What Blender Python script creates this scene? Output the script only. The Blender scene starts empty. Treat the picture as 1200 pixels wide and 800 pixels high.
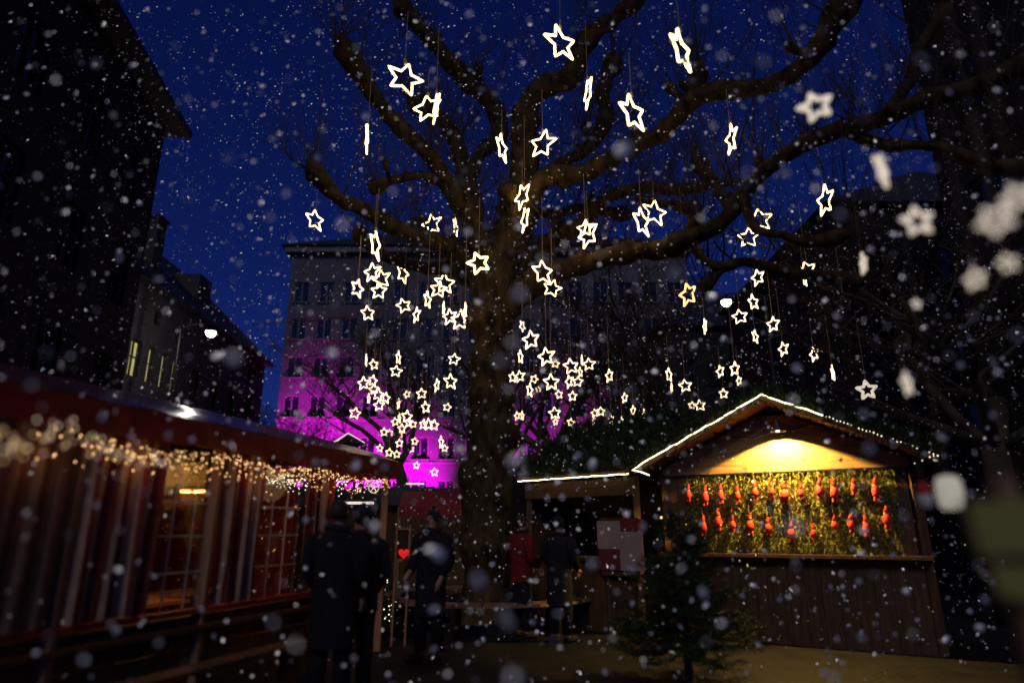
import bpy, bmesh, math, random
from mathutils import Vector, Matrix, noise

# ------------------------------------------------------------------ camera, world, sun, exposure
sc = bpy.context.scene
COL = sc.collection
R = math.radians
random.seed(7)
CAMZ = 1.5
PITCH = R(16.15)
F = 766.7
cam_d = bpy.data.cameras.new('camera')
cam_d.lens = 23.0
cam_d.sensor_width = 36.0
cam_d.clip_end = 1500
cam_d.clip_start = 0.05
cam_d.dof.use_dof = True
cam_d.dof.focus_distance = 13.0
cam_d.dof.aperture_fstop = 0.42
cam = bpy.data.objects.new('camera', cam_d)
COL.objects.link(cam)
cam.location = (0, 0, CAMZ)
cam.rotation_euler = (R(90) + PITCH, 0, 0)
sc.camera = cam

SUN_EL, SUN_AZ = 34, 188          # behind the photographer
w = bpy.data.worlds.new('World')
sc.world = w
w.use_nodes = True
wn = w.node_tree
for n_ in list(wn.nodes):
    wn.nodes.remove(n_)
sky = wn.nodes.new('ShaderNodeTexSky')
sky.sky_type = 'NISHITA'
sky.sun_disc = False
sky.sun_elevation = R(SUN_EL)
sky.sun_rotation = R(SUN_AZ)
tint = wn.nodes.new('ShaderNodeMixRGB')
tint.blend_type = 'MULTIPLY'
tint.inputs[0].default_value = 1
tint.inputs[2].default_value = (0.045, 0.085, 0.42, 1)
bg = wn.nodes.new('ShaderNodeBackground')
bg.inputs[1].default_value = 0.05
wo = wn.nodes.new('ShaderNodeOutputWorld')
wn.links.new(sky.outputs[0], tint.inputs[1])
wn.links.new(tint.outputs[0], bg.inputs[0])
wn.links.new(bg.outputs[0], wo.inputs[0])

sun_d = bpy.data.lights.new('dusk_sun', 'SUN')
sun_d.energy = 0.30
sun_d.angle = R(12)
sun_d.color = (1.0, 0.97, 0.92)
sun = bpy.data.objects.new('dusk_sun', sun_d)
COL.objects.link(sun)
_sd = Vector((math.sin(R(SUN_AZ)) * math.cos(R(SUN_EL)), math.cos(R(SUN_AZ)) * math.cos(R(SUN_EL)), math.sin(R(SUN_EL))))
sun.rotation_euler = _sd.to_track_quat('Z', 'Y').to_euler()

sc.view_settings.view_transform = 'Standard'
sc.view_settings.look = 'None'
sc.view_settings.exposure = 0
sc.view_settings.gamma = 1
sc.cycles.use_denoising = True
sc.cycles.max_bounces = 5
sc.cycles.diffuse_bounces = 2
sc.cycles.glossy_bounces = 2
sc.cycles.transmission_bounces = 3
sc.cycles.transparent_max_bounces = 12
sc.cycles.caustics_reflective = False
sc.cycles.caustics_refractive = False
sc.cycles.sample_clamp_indirect = 4

# ------------------------------------------------------------------ helpers
def ray(px, py):
    cx, c = (px - 600) / F, (400 - py) / F
    return Vector((cx, math.cos(PITCH) - c * math.sin(PITCH), math.sin(PITCH) + c * math.cos(PITCH)))

def P(px, py, Y):
    d = ray(px, py)
    return Vector((0, 0, CAMZ)) + d * (Y / d.y)

def on_plane(px, py, p0, nrm):
    d = ray(px, py)
    o = Vector((0, 0, CAMZ))
    t = (Vector(p0) - o).dot(nrm) / d.dot(nrm)
    return o + d * t

def pxm(Y, py=400):
    """metres per photo pixel at distance Y"""
    return Y / F / ray(600, py).y

class MB:
    def __init__(s):
        s.v, s.f, s.m = [], [], []
    def poly(s, pts, mi=0):
        b = len(s.v)
        s.v += [tuple(p) for p in pts]
        s.f.append(tuple(range(b, b + len(pts))))
        s.m.append(mi)
    def hexa(s, c, mi=0):
        """eight corners: bottom four then top four"""
        b = len(s.v)
        s.v += [tuple(p) for p in c]
        for q in ((3, 2, 1, 0), (4, 5, 6, 7), (0, 1, 5, 4), (1, 2, 6, 5), (2, 3, 7, 6), (3, 0, 4, 7)):
            s.f.append(tuple(b + i for i in q))
            s.m.append(mi)
    def box(s, c, size, mat=None, mi=0):
        x, y, z = (d / 2 for d in size)
        cs = [Vector(p) for p in ((-x, -y, -z), (x, -y, -z), (x, y, -z), (-x, y, -z), (-x, -y, z), (x, -y, z), (x, y, z), (-x, y, z))]
        if mat is not None:
            cs = [mat @ p for p in cs]
        s.hexa([p + Vector(c) for p in cs], mi)
    def bar(s, a, b, wd, ht, up=(0, 0, 1), mi=0):
        a, b = Vector(a), Vector(b)
        d = (b - a).normalized()
        sx = d.cross(Vector(up)).normalized() * wd / 2
        sz = sx.cross(d).normalized() * ht / 2
        s.hexa([a - sx - sz, a + sx - sz, b + sx - sz, b - sx - sz, a - sx + sz, a + sx + sz, b + sx + sz, b - sx + sz], mi)
    def tube(s, pts, rad, n=8, closed=False, cap=True, mi=0, lump=0, seed=0):
        pts = [Vector(p) for p in pts]
        if not hasattr(rad, '__len__'):
            rad = [rad] * len(pts)
        N = len(pts)
        b = len(s.v)
        ref = None
        for i, p in enumerate(pts):
            if closed:
                t = (pts[(i + 1) % N] - pts[i - 1]).normalized()
            else:
                t = (pts[min(i + 1, N - 1)] - pts[max(i - 1, 0)]).normalized()
            if ref is None:
                ref = Vector((0, 0, 1)) if abs(t.z) < 0.9 else Vector((1, 0, 0))
            u = (ref - t * ref.dot(t))
            if u.length < 1e-4:
                u = t.orthogonal()
            u.normalize()
            ref = u
            v = t.cross(u)
            for k in range(n):
                a = 2 * math.pi * k / n
                r = rad[i]
                q = u * math.cos(a) + v * math.sin(a)
                if lump:
                    r *= 1 + lump * noise.noise((p + q * rad[i]) * (0.55 / max(rad[i], .03)) + Vector((seed, 0, 0)))
                s.v.append(tuple(p + q * r))
        for i in range(N if closed else N - 1):
            j = (i + 1) % N
            for k in range(n):
                k2 = (k + 1) % n
                s.f.append((b + i * n + k, b + i * n + k2, b + j * n + k2, b + j * n + k))
                s.m.append(mi)
        if cap and not closed:
            s.f.append(tuple(b + k for k in range(n))[::-1])
            s.f.append(tuple(b + (N - 1) * n + k for k in range(n)))
            s.m += [mi, mi]
    def lathe(s, prof, n=12, c=(0, 0, 0), mi=0):
        b = len(s.v)
        c = Vector(c)
        for r, z in prof:
            for k in range(n):
                a = 2 * math.pi * k / n
                s.v.append(tuple(c + Vector((r * math.cos(a), r * math.sin(a), z))))
        for i in range(len(prof) - 1):
            for k in range(n):
                k2 = (k + 1) % n
                s.f.append((b + i * n + k, b + i * n + k2, b + (i + 1) * n + k2, b + (i + 1) * n + k))
                s.m.append(mi)
        s.f.append(tuple(b + k for k in range(n))[::-1])
        s.f.append(tuple(b + (len(prof) - 1) * n + k for k in range(n)))
        s.m += [mi, mi]
    def mesh(s, name, mats, smooth=False):
        me = bpy.data.meshes.new(name)
        me.from_pydata(s.v, [], s.f)
        for m in (mats if isinstance(mats, (list, tuple)) else [mats]):
            me.materials.append(m)
        if max(s.m or [0]) > 0:
            me.polygons.foreach_set('material_index', s.m)
        if smooth:
            me.polygons.foreach_set('use_smooth', [True] * len(me.polygons))
        me.update()
        return me
    def build(s, name, mats, parent=None, smooth=False):
        return obj(name, s.mesh(name, mats, smooth), parent)

def obj(name, data, parent=None):
    o = bpy.data.objects.new(name, data)
    COL.objects.link(o)
    if parent is not None:
        o.parent = parent
    return o

def tag(o, label=None, cat=None, group=None, kind=None):
    for k, v in (('label', label), ('category', cat), ('group', group), ('kind', kind)):
        if v:
            o[k] = v
    return o

def thing(name, label, cat, loc=(0, 0, 0), rz=0, group=None):
    o = bpy.data.objects.new(name, None)
    COL.objects.link(o)
    o.location = loc
    o.rotation_euler = (0, 0, rz)
    o.empty_display_size = 0.1
    return tag(o, label, cat, group)

def mat(name, col, rough=0.7, var=0.25, scale=6, bump=0.0, spec=0.4, col2=None, metal=0, stretch=(1, 1, 1), emit=None, es=0):
    m = bpy.data.materials.new(name)
    m.use_nodes = True
    nt = m.node_tree
    b = nt.nodes['Principled BSDF']
    b.inputs['Roughness'].default_value = rough
    b.inputs['Specular IOR Level'].default_value = spec
    b.inputs['Metallic'].default_value = metal
    c1 = tuple(max(0, c * (1 - var)) for c in col)
    c2 = col2 if col2 else tuple(min(1, c * (1 + var)) for c in col)
    tc = nt.nodes.new('ShaderNodeTexCoord')
    mp = nt.nodes.new('ShaderNodeMapping')
    mp.inputs['Scale'].default_value = stretch
    nz = nt.nodes.new('ShaderNodeTexNoise')
    nz.inputs['Scale'].default_value = scale
    nz.inputs['Detail'].default_value = 6
    cr = nt.nodes.new('ShaderNodeValToRGB')
    cr.color_ramp.elements[0].position = 0.3
    cr.color_ramp.elements[1].position = 0.7
    cr.color_ramp.elements[0].color = (*c1, 1)
    cr.color_ramp.elements[1].color = (*c2, 1)
    L = nt.links.new
    L(tc.outputs['Object'], mp.inputs[0])
    L(mp.outputs[0], nz.inputs['Vector'])
    L(nz.outputs['Fac'], cr.inputs[0])
    L(cr.outputs[0], b.inputs['Base Color'])
    if bump:
        bp = nt.nodes.new('ShaderNodeBump')
        bp.inputs['Strength'].default_value = bump
        bp.inputs['Distance'].default_value = 0.02
        L(nz.outputs['Fac'], bp.inputs['Height'])
        L(bp.outputs[0], b.inputs['Normal'])
    if emit:
        b.inputs['Emission Color'].default_value = (*emit, 1)
        b.inputs['Emission Strength'].default_value = es
    return m

def glass(name, tintc=(0.9, 0.92, 0.95), refl=0.12, rough=0.05):
    m = bpy.data.materials.new(name)
    m.use_nodes = True
    nt = m.node_tree
    nt.nodes.remove(nt.nodes['Principled BSDF'])
    out = nt.nodes['Material Output']
    t = nt.nodes.new('ShaderNodeBsdfTransparent')
    t.inputs[0].default_value = (*tintc, 1)
    g = nt.nodes.new('ShaderNodeBsdfGlossy')
    g.inputs['Roughness'].default_value = rough
    mx = nt.nodes.new('ShaderNodeMixShader')
    nz = nt.nodes.new('ShaderNodeTexNoise')
    nz.inputs['Scale'].default_value = 3
    bp = nt.nodes.new('ShaderNodeBump')
    bp.inputs['Strength'].default_value = 0.15
    nt.links.new(nz.outputs['Fac'], bp.inputs['Height'])
    nt.links.new(bp.outputs[0], g.inputs['Normal'])
    mx.inputs[0].default_value = refl
    nt.links.new(t.outputs[0], mx.inputs[1])
    nt.links.new(g.outputs[0], mx.inputs[2])
    nt.links.new(mx.outputs[0], out.inputs[0])
    return m

def glow(name, col, s, base=(0.8, 0.78, 0.7)):
    return mat(name, base, 0.5, 0.05, emit=col, es=s)

M = dict(
    asphalt=mat('wet_cobble', (0.035, 0.032, 0.03), 0.42, 0.45, 9, 0.5, 0.5),
    bark=mat('plane_bark', (0.056, 0.036, 0.015), 0.85, 0.8, 7, 1.0, 0.15, stretch=(1, 1, 0.55)),
    twig=mat('twig_bark', (0.05, 0.035, 0.025), 0.9, 0.3, 4),
    barkfar=mat('dark_bark', (0.06, 0.045, 0.032), 0.9, 0.4, 4, 0.4),
    plaster=mat('pale_plaster', (0.13, 0.115, 0.125), 0.9, 0.12, 1.2, 0.1, 0.2),
    trimst=mat('stone_trim', (0.2, 0.18, 0.18), 0.85, 0.1, 3, 0.1, 0.2),
    slate=mat('slate_roof', (0.035, 0.033, 0.036), 0.6, 0.3, 3, 0.3),
    darktimber=mat('dark_timber_wall', (0.028, 0.025, 0.024), 0.9, 0.35, 2, 0.3, 0.2, stretch=(1, 1, 4)),
    darkplaster=mat('grey_plaster', (0.05, 0.045, 0.05), 0.9, 0.25, 1.5, 0.1, 0.2),
    winframe=mat('white_window_frame', (0.26, 0.24, 0.24), 0.6, 0.08, 4),
    darkframe=mat('dark_window_frame', (0.03, 0.027, 0.025), 0.7, 0.2, 4),
    pane=mat('dark_window_glass', (0.012, 0.013, 0.02), 0.08, 0.2, 2, 0, 0.6),
    litpane=glow('lit_window_glass', (0.85, 0.72, 0.12), 0.33),
    pvcroof=mat('glossy_red_tarpaulin', (0.10, 0.035, 0.05), 0.22, 0.3, 1.5, 0.5, 0.6),
    red=mat('red_canvas', (0.22, 0.012, 0.014), 0.6, 0.25, 5, 0.15, 0.4),
    stripe_r=mat('red_stripe_cloth', (0.17, 0.025, 0.016), 0.85, 0.2, 9),
    stripe_w=mat('cream_stripe_cloth', (0.34, 0.22, 0.15), 0.85, 0.2, 9),
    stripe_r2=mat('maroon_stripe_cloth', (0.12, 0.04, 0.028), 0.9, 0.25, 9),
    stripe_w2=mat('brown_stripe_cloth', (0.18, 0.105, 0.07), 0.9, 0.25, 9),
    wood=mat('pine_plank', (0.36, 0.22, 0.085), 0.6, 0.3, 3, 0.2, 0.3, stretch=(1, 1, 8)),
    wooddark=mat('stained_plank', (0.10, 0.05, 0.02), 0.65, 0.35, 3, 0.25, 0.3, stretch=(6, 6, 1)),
    post=mat('post_wood', (0.30, 0.17, 0.09), 0.7, 0.25, 3, 0.2, stretch=(6, 6, 0.6)),
    fir=mat('fir_needles', (0.028, 0.05, 0.016), 0.7, 0.5, 8, 0, 0.3),
    moss=mat('moss_garland', (0.22, 0.23, 0.03), 0.8, 0.5, 12, 0, 0.2),
    metal=mat('dark_metal', (0.04, 0.04, 0.042), 0.45, 0.2, 6, 0, 0.5, metal=0.6),
    wire=mat('hanging_wire', (0.5, 0.36, 0.2), 0.6, 0.1, 5),
    black=mat('black_cable', (0.012, 0.011, 0.01), 0.6, 0.2, 5),
    redcable=mat('reddish_cable', (0.2, 0.06, 0.03), 0.6, 0.2, 5),
    paper=mat('poster_paper', (0.42, 0.30, 0.24), 0.8, 0.06, 4),
    paperred=mat('red_poster', (0.2, 0.03, 0.03), 0.8, 0.15, 4),
    star=glow('star_light_tube', (1.0, 0.70, 0.28), 6.0),
    starfar=glow('far_star_light_tube', (1.0, 0.71, 0.42), 2.6),
    starorange=glow('orange_star_light_tube', (1.0, 0.52, 0.16), 2.2),
    staryellow=glow('yellow_star_light_tube', (1.0, 0.78, 0.22), 4.5),
    stardim=glow('dim_star_light_tube', (1.0, 0.84, 0.66), 0.6),
    staroff=mat('unlit_star_tube', (0.16, 0.10, 0.07), 0.5, 0.1, 5),
    led=glow('led_strip', (1.0, 0.84, 0.48), 5.0),
    fairy=glow('fairy_bulb', (1.0, 0.55, 0.2), 5.0),
    fairyw=glow('white_fairy_bulb', (1.0, 0.86, 0.62), 4.0),
    tube=glow('strip_light', (1.0, 0.80, 0.72), 0.9),
    heater=glow('heater_element', (1.0, 0.27, 0.06), 7.0),
    streetlamp=glow('street_lamp_glass', (1.0, 0.97, 0.85), 14.0),
    magenta=glow('magenta_lens', (1.0, 0.02, 0.95), 6.0),
    redglow=glow('red_heart_glow', (1.0, 0.02, 0.02), 0.6, (0.5, 0.02, 0.02)),  # the ornament's whole surface emits red
    greenwin=glow('pale_green_window', (0.75, 0.95, 0.55), 0.55),
    white_pvc=mat('white_bar', (0.6, 0.54, 0.45), 0.6, 0.1, 5),
    pvc=glass('clear_pvc'),
    coat=mat('black_coat', (0.012, 0.012, 0.014), 0.9, 0.3, 12, 0.2, 0.2),
    coat2=mat('charcoal_coat', (0.018, 0.016, 0.018), 0.9, 0.3, 12, 0.2, 0.2),
    coatred=mat('red_jacket', (0.16, 0.012, 0.015), 0.85, 0.25, 12, 0.2, 0.2),
    jeans=mat('dark_trousers', (0.014, 0.014, 0.018), 0.9, 0.25, 15, 0.2, 0.2),
    skin=mat('skin', (0.42, 0.24, 0.16), 0.55, 0.08, 10),
    hair=mat('dark_hair', (0.018, 0.012, 0.009), 0.6, 0.3, 20, 0.3),
    wool=mat('dark_wool', (0.02, 0.018, 0.02), 0.95, 0.3, 30, 0.4),
    orn=mat('red_felt_ornament', (0.62, 0.045, 0.018), 0.75, 0.25, 18, 0.2),
    ornface=mat('ornament_face', (0.72, 0.38, 0.2), 0.7, 0.1, 10),
    cream=mat('cream_paper_shade', (0.72, 0.70, 0.60), 0.8, 0.08, 6),
    olive=mat('olive_board', (0.34, 0.29, 0.07), 0.8, 0.2, 3, 0.1),
    bench=mat('bench_slat', (0.24, 0.14, 0.07), 0.7, 0.35, 4, 0.2, stretch=(2, 2, 2)),
)

def flake_mat():
    m = bpy.data.materials.new('snow_crystals')
    m.use_nodes = True
    b = m.node_tree.nodes['Principled BSDF']
    nz = m.node_tree.nodes.new('ShaderNodeTexNoise')
    nz.inputs['Scale'].default_value = 40
    mr = m.node_tree.nodes.new('ShaderNodeMapRange')
    mr.inputs['To Min'].default_value = 0.28
    mr.inputs['To Max'].default_value = 0.46
    m.node_tree.links.new(nz.outputs['Fac'], mr.inputs['Value'])
    m.node_tree.links.new(mr.outputs[0], b.inputs['Roughness'])
    b.inputs['Base Color'].default_value = (1.0, 0.94, 0.80, 1)
    b.inputs['Metallic'].default_value = 0.65
    return m
M['snow'] = flake_mat()

def spot(name, loc, target, power, color, size, blend=0.3, radius=0.05, parent=None):
    d = bpy.data.lights.new(name, 'SPOT')
    d.energy = power
    d.color = color
    d.spot_size = R(size)
    d.spot_blend = blend
    d.shadow_soft_size = radius
    o = obj(name, d)
    o.location = loc
    v = Vector(target) - Vector(loc)
    o.rotation_euler = v.to_track_quat('-Z', 'Y').to_euler()
    if parent is not None:
        o.location = Vector(loc) - parent.location
        o.parent = parent
    return o

def point(name, loc, power, color, radius=0.06, parent=None):
    d = bpy.data.lights.new(name, 'POINT')
    d.energy = power
    d.color = color
    d.shadow_soft_size = radius
    o = obj(name, d)
    o.location = loc
    if parent is not None:
        o.location = Vector(loc) - parent.location
        o.parent = parent
    return o

# ------------------------------------------------------------------ ground
def paving():
    m = mat('dark_paving', (0.014, 0.012, 0.011), 0.75, 0.5, 3, 0, 0.2)
    nt = m.node_tree
    tc = nt.nodes.new('ShaderNodeTexCoord')
    br = nt.nodes.new('ShaderNodeTexBrick')
    br.inputs['Scale'].default_value = 4.2
    br.inputs['Mortar Size'].default_value = 0.035
    br.inputs['Mortar Smooth'].default_value = 0.6
    bp = nt.nodes.new('ShaderNodeBump')
    bp.inputs['Strength'].default_value = 0.9
    bp.inputs['Distance'].default_value = 0.02
    bp.invert = True
    nt.links.new(tc.outputs['Object'], br.inputs['Vector'])
    nt.links.new(br.outputs['Fac'], bp.inputs['Height'])
    nt.links.new(bp.outputs[0], nt.nodes['Principled BSDF'].inputs['Normal'])
    return m
M['asphalt'] = paving()
b = MB()
b.poly([(-300, -120, 0), (300, -120, 0), (300, 500, 0), (-300, 500, 0)])
tag(b.build('ground', M['asphalt']), 'dark wet paving of the market square', None, kind='structure')

# ------------------------------------------------------------------ buildings
def facade(mb, o, ux, zs, xs, holes, nrm, depth=0.18):
    """wall sheet with real openings: o origin, ux unit along wall, xs/zs grid lines, holes set of (i,j)"""
    def pt(x, z, d=0):
        return o + ux * x + Vector((0, 0, z)) - nrm * d
    for i in range(len(xs) - 1):
        for j in range(len(zs) - 1):
            x0, x1, z0, z1 = xs[i], xs[i + 1], zs[j], zs[j + 1]
            if (i, j) in holes:
                mb.poly([pt(x0, z0), pt(x1, z0), pt(x1, z0, depth), pt(x0, z0, depth)])
                mb.poly([pt(x0, z1), pt(x0, z1, depth), pt(x1, z1, depth), pt(x1, z1)])
                mb.poly([pt(x0, z0), pt(x0, z0, depth), pt(x0, z1, depth), pt(x0, z1)])
                mb.poly([pt(x1, z0), pt(x1, z1), pt(x1, z1, depth), pt(x1, z0, depth)])
            else:
                mb.poly([pt(x0, z0), pt(x1, z0), pt(x1, z1), pt(x0, z1)])

def window_meshes(wd, ht, fmat, pmat, fw=0.07, bars=1, cross=0.62):
    f = MB()
    for sx in (-1, 1):
        f.box((sx * (wd / 2 - fw / 2), 0, 0), (fw, 0.07, ht))
    for sz in (-1, 1):
        f.box((0, 0, sz * (ht / 2 - fw / 2)), (wd - 2 * fw, 0.07, fw))
    for k in range(bars):
        f.box((wd * ((k + 1) / (bars + 1) - 0.5), -0.005, 0), (fw * 0.9, 0.07, ht - 2 * fw))
    if cross:
        f.box((0, 0.004, ht * (cross - 0.5)), (wd - 2 * fw, 0.06, fw * 0.7))
    p = MB()
    p.box((0, 0.03, 0), (wd - fw, 0.012, ht - fw))
    return f.mesh('window', fmat), p.mesh('pane', pmat)

def put_window(parent, meshes, loc, rz, sill=None):
    o = obj('window', meshes[0], parent)
    o.location = loc
    o.rotation_euler = (0, 0, rz)
    obj('pane', meshes[1], o)
    if sill:
        obj('sill', sill, o)
    return o

# --- magenta-lit town building at the back of the square
bx0, bx1, by, bh = -17.4, 13.7, 48.0, 22.6
bld = thing('apartment_building', 'long pale six-storey building lit magenta at its foot behind the big tree', 'building', (bx0, by, 0))
ncol, colw, ww, wh = 16, (bx1 - bx0) / 16, 1.2, 1.65
rows = [4.2, 7.3, 10.4, 13.4, 16.4, 19.4]
xs, zs, holes = [0.0], [0.0], set()
for i in range(ncol):
    xs += [colw * (i + .5) - ww / 2, colw * (i + .5) + ww / 2]
xs.append(bx1 - bx0)
for r_ in rows:
    zs += [r_ - wh / 2, r_ + wh / 2]
zs.append(bh)
for i in range(ncol):
    for j in range(len(rows)):
        holes.add((1 + 2 * i, 1 + 2 * j))
mb = MB()
LX = bx1 - bx0
facade(mb, Vector((0, 0, 0)), Vector((1, 0, 0)), zs, xs, holes, Vector((0, -1, 0)))
mb.poly([(0, 13, 0), (0, 0, 0), (0, 0, bh), (0, 13, bh)])
mb.poly([(LX, 0, 0), (LX, 13, 0), (LX, 13, bh), (LX, 0, bh)])
mb.poly([(LX, 13, 0), (0, 13, 0), (0, 13, bh), (LX, 13, bh)])
mb.build('wall', M['plaster'], bld)
mb = MB()
mb.box((LX / 2, 6.4, bh + .25), (LX + .9, 13.9, .5))
mb.build('cornice', M['trimst'], bld)
mb = MB()
e0, zt = .8, bh + .502
c4 = [(-e0, -e0, zt), (LX + e0, -e0, zt), (LX + e0, 13 + e0, zt), (-e0, 13 + e0, zt)]
r1, r2 = (7, 6.5, zt + 4.3), (LX - 7, 6.5, zt + 4.3)
mb.poly([c4[0], c4[1], r2, r1]); mb.poly([c4[2], c4[3], r1, r2]); mb.poly([c4[1], c4[2], r2]); mb.poly([c4[3], c4[0], r1]); mb.poly(c4[::-1])
rf = mb.build('roof', M['slate'], bld)
for cxx in (9.0, 21.5):
    mb = MB(); mb.box((cxx, 6, zt + 4.3), (1.2, .8, 2.2)); mb.box((cxx, 6, zt + 5.48), (1.4, 1.0, .15)); mb.build('chimney', M['darkplaster'], rf)
for zc in (9.35, 6.22, 3.1):
    mb = MB(); mb.box((LX / 2, -.05, zc), (LX + .1, .1, .16)); mb.build('string_course', M['trimst'], bld)
wmesh = window_meshes(ww, wh, M['winframe'], M['pane'], .07, 1, 0)
smb = MB(); smb.box((0, -.2, -wh / 2 - .05), (ww + .2, .24, .09)); sillm = smb.mesh('sill', M['trimst'])
for i in range(ncol):
    for j, r_ in enumerate(rows):
        put_window(bld, wmesh, (colw * (i + .5), .15, r_), 0, sillm)

# --- magenta floodlights at its foot
for fx, pw, az_, lab in ((-15.2, 34000, 6.4, 'magenta floodlight at the left corner of the building foot'),
                    (-11.2, 30000, 5.8, 'magenta floodlight second from the left corner of the building foot'),
                    (-7.2, 23000, 5.0, 'magenta floodlight at the building foot just left of the trunk'),
                    (-.6, 12000, 5.6, 'magenta floodlight at the building foot just right of the trunk'),
                    (4.4, 8000, 6.5, 'magenta floodlight at the building foot behind the fir-covered roof')):
    fl = thing('floodlight', lab, 'floodlight', (fx, 43.0, 0), 0, 'floodlights at the foot of the building')
    mb = MB(); mb.box((0, 0, .32), (.5, .16, .36), Matrix.Rotation(R(-40), 3, 'X')); mb.build('housing', M['metal'], fl)
    mb = MB(); mb.box((0, .07, .38), (.42, .02, .28), Matrix.Rotation(R(-40), 3, 'X')); mb.build('lens', M['magenta'], fl)
    mb = MB(); mb.bar((-.29, 0, 0), (-.29, 0, .36), .03, .05); mb.bar((.29, 0, 0), (.29, 0, .36), .03, .05); mb.bar((-.29, 0, .015), (.29, 0, .015), .05, .03); mb.build('bracket', M['metal'], fl)
    spot('lamp_light', (fx, 43.15, .55), (fx + .2, 48, az_), pw, (1.0, 0.0, .98), 50, 1.0, .15, fl)

# --- tall dark house on the left
hd = Vector((-.142, 1, 0)).normalized()
hn = Vector((hd.y, -hd.x, 0))
house_f = Vector((-10.95, 18.0, 0))
hl = thing('dark_house', 'tall black house with wide eaves filling the left edge', 'house', house_f)
HL, HH = 21.0, 13.7
org = -hd * HL
xs, zs, holes = [0.0], [0.0], set()
nw = 8
for i in range(nw):
    c_ = HL * (i + .5) / nw
    xs += [c_ - .5, c_ + .5]
xs.append(HL)
for z_ in (2.2, 5.2, 8.2, 11.2):
    zs += [z_ - .8, z_ + .8]
zs.append(HH)
for i in range(nw):
    for j in range(4):
        holes.add((1 + 2 * i, 1 + 2 * j))
mb = MB()
facade(mb, org, hd, zs, xs, holes, hn)
q = [org, Vector((0, 0, 0)), -hn * 10, org - hn * 10]
up = Vector((0, 0, HH))
for a_, b_ in ((1, 2), (2, 3), (3, 0)):
    mb.poly([q[a_], q[b_], q[b_] + up, q[a_] + up])
mb.build('wall', M['darktimber'], hl)
mb = MB()
oh = .62
c = [org - hd * .5 + hn * oh, hd * .5 + hn * oh, hd * .5 - hn * (10 + oh), org - hd * .5 - hn * (10 + oh)]
z0 = Vector((0, 0, HH + .02)); th = Vector((0, 0, .22))
rg = Vector((0, 0, HH + 5.2))
r1_, r2_ = org + hd * 4 - hn * 5 + rg, -hd * 4 - hn * 5 + rg
cs = [p + z0 for p in c]; ct = [p + z0 + th for p in c]
mb.poly(cs[::-1])
for k in range(4):
    mb.poly([cs[k], cs[(k + 1) % 4], ct[(k + 1) % 4], ct[k]])
mb.poly([ct[0], ct[1], r2_, r1_]); mb.poly([ct[1], ct[2], r2_]); mb.poly([ct[2], ct[3], r1_, r2_]); mb.poly([ct[3], ct[0], r1_])
mb.build('roof', M['slate'], hl)
wm = window_meshes(1.0, 1.6, M['darkframe'], M['pane'], .07, 1, .6)
for i in range(nw):
    for z_ in (2.2, 5.2, 8.2, 11.2):
        o = put_window(hl, wm, org + hd * (HL * (i + .5) / nw) - hn * .15 + Vector((0, 0, z_)), math.atan2(hd.y, hd.x))

# --- second house along the street, with lit windows
h2 = thing('row_house', 'grey house with chimney and four yellow lit windows down the left street', 'house', (-14.3, 21.8, 0))
L2, H2 = 15.0, 10.7
lit_y = [2.2, 3.3, 4.3, 5.2]
cols2 = sorted(lit_y + [7.2, 9.2, 11.2, 13.2])
xs, zs, holes = [0.0], [0.0], set()
wd2 = {2.2: .72}
for c_ in cols2:
    h_ = wd2.get(c_, .42) / 2 if c_ in lit_y else .5
    xs += [c_ - h_, c_ + h_]
xs.append(L2)
for z_ in (2.2, 5.0, 7.8, 9.75):
    hh_ = .7 if z_ != 9.75 else .3
    zs += [z_ - hh_, z_ + hh_]
zs.append(H2)
for i in range(len(cols2)):
    for j in range(4):
        if j < 3 or i % 2:
            holes.add((1 + 2 * i, 1 + 2 * j))
mb = MB()
facade(mb, Vector((0, 0, 0)), Vector((0, 1, 0)), zs, xs, holes, Vector((1, 0, 0)))
mb.poly([(0, 0, 0), (-9, 0, 0), (-9, 0, H2), (0, 0, H2)][::-1]); mb.poly([(0, L2, 0), (-9, L2, 0), (-9, L2, H2), (0, L2, H2)]); mb.poly([(-9, 0, 0), (-9, L2, 0), (-9, L2, H2), (-9, 0, H2)])
mb.build('wall', M['darkplaster'], h2)
mb = MB()
zt = H2 + .02
c4 = [(.5, -.4, zt), (.5, L2 + .4, zt), (-9.5, L2 + .4, zt), (-9.5, -.4, zt)]
r1, r2 = (-4.5, 1.2, zt + 5.0), (-4.5, L2 - 1.5, zt + 5.0)
mb.poly([c4[0], c4[1], r2, r1]); mb.poly([c4[1], c4[2], r2]); mb.poly([c4[2], c4[3], r1, r2]); mb.poly([c4[3], c4[0], r1]); mb.poly(c4)
rf = mb.build('roof', M['slate'], h2)
mb = MB(); mb.box((-1.4, 4.4, zt + 2.6), (.7, .7, 2.6)); mb.box((-1.4, 4.4, zt + 3.95), (.85, .85, .12)); mb.build('chimney', M['darkplaster'], rf)
mb = MB(); mb.box((-1.9, 9.0, zt + 2.2), (1.6, 1.3, 1.6)); mb.build('dormer', M['darkplaster'], rf)
wms = {}
for c_ in cols2:
    for j, z_ in enumerate((2.2, 5.0, 7.8)):
        lit = c_ in lit_y and j == 2
        wdt = wd2.get(c_, .42) if c_ in lit_y else 1.0
        key = (wdt, lit)
        if key not in wms:
            wms[key] = window_meshes(wdt, 1.4, M['darkframe'], M['litpane'] if lit else M['pane'], .05, 1 if wdt > .5 else 0, .55)
        put_window(h2, wms[key], (-.15, c_, z_), R(90))

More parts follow.
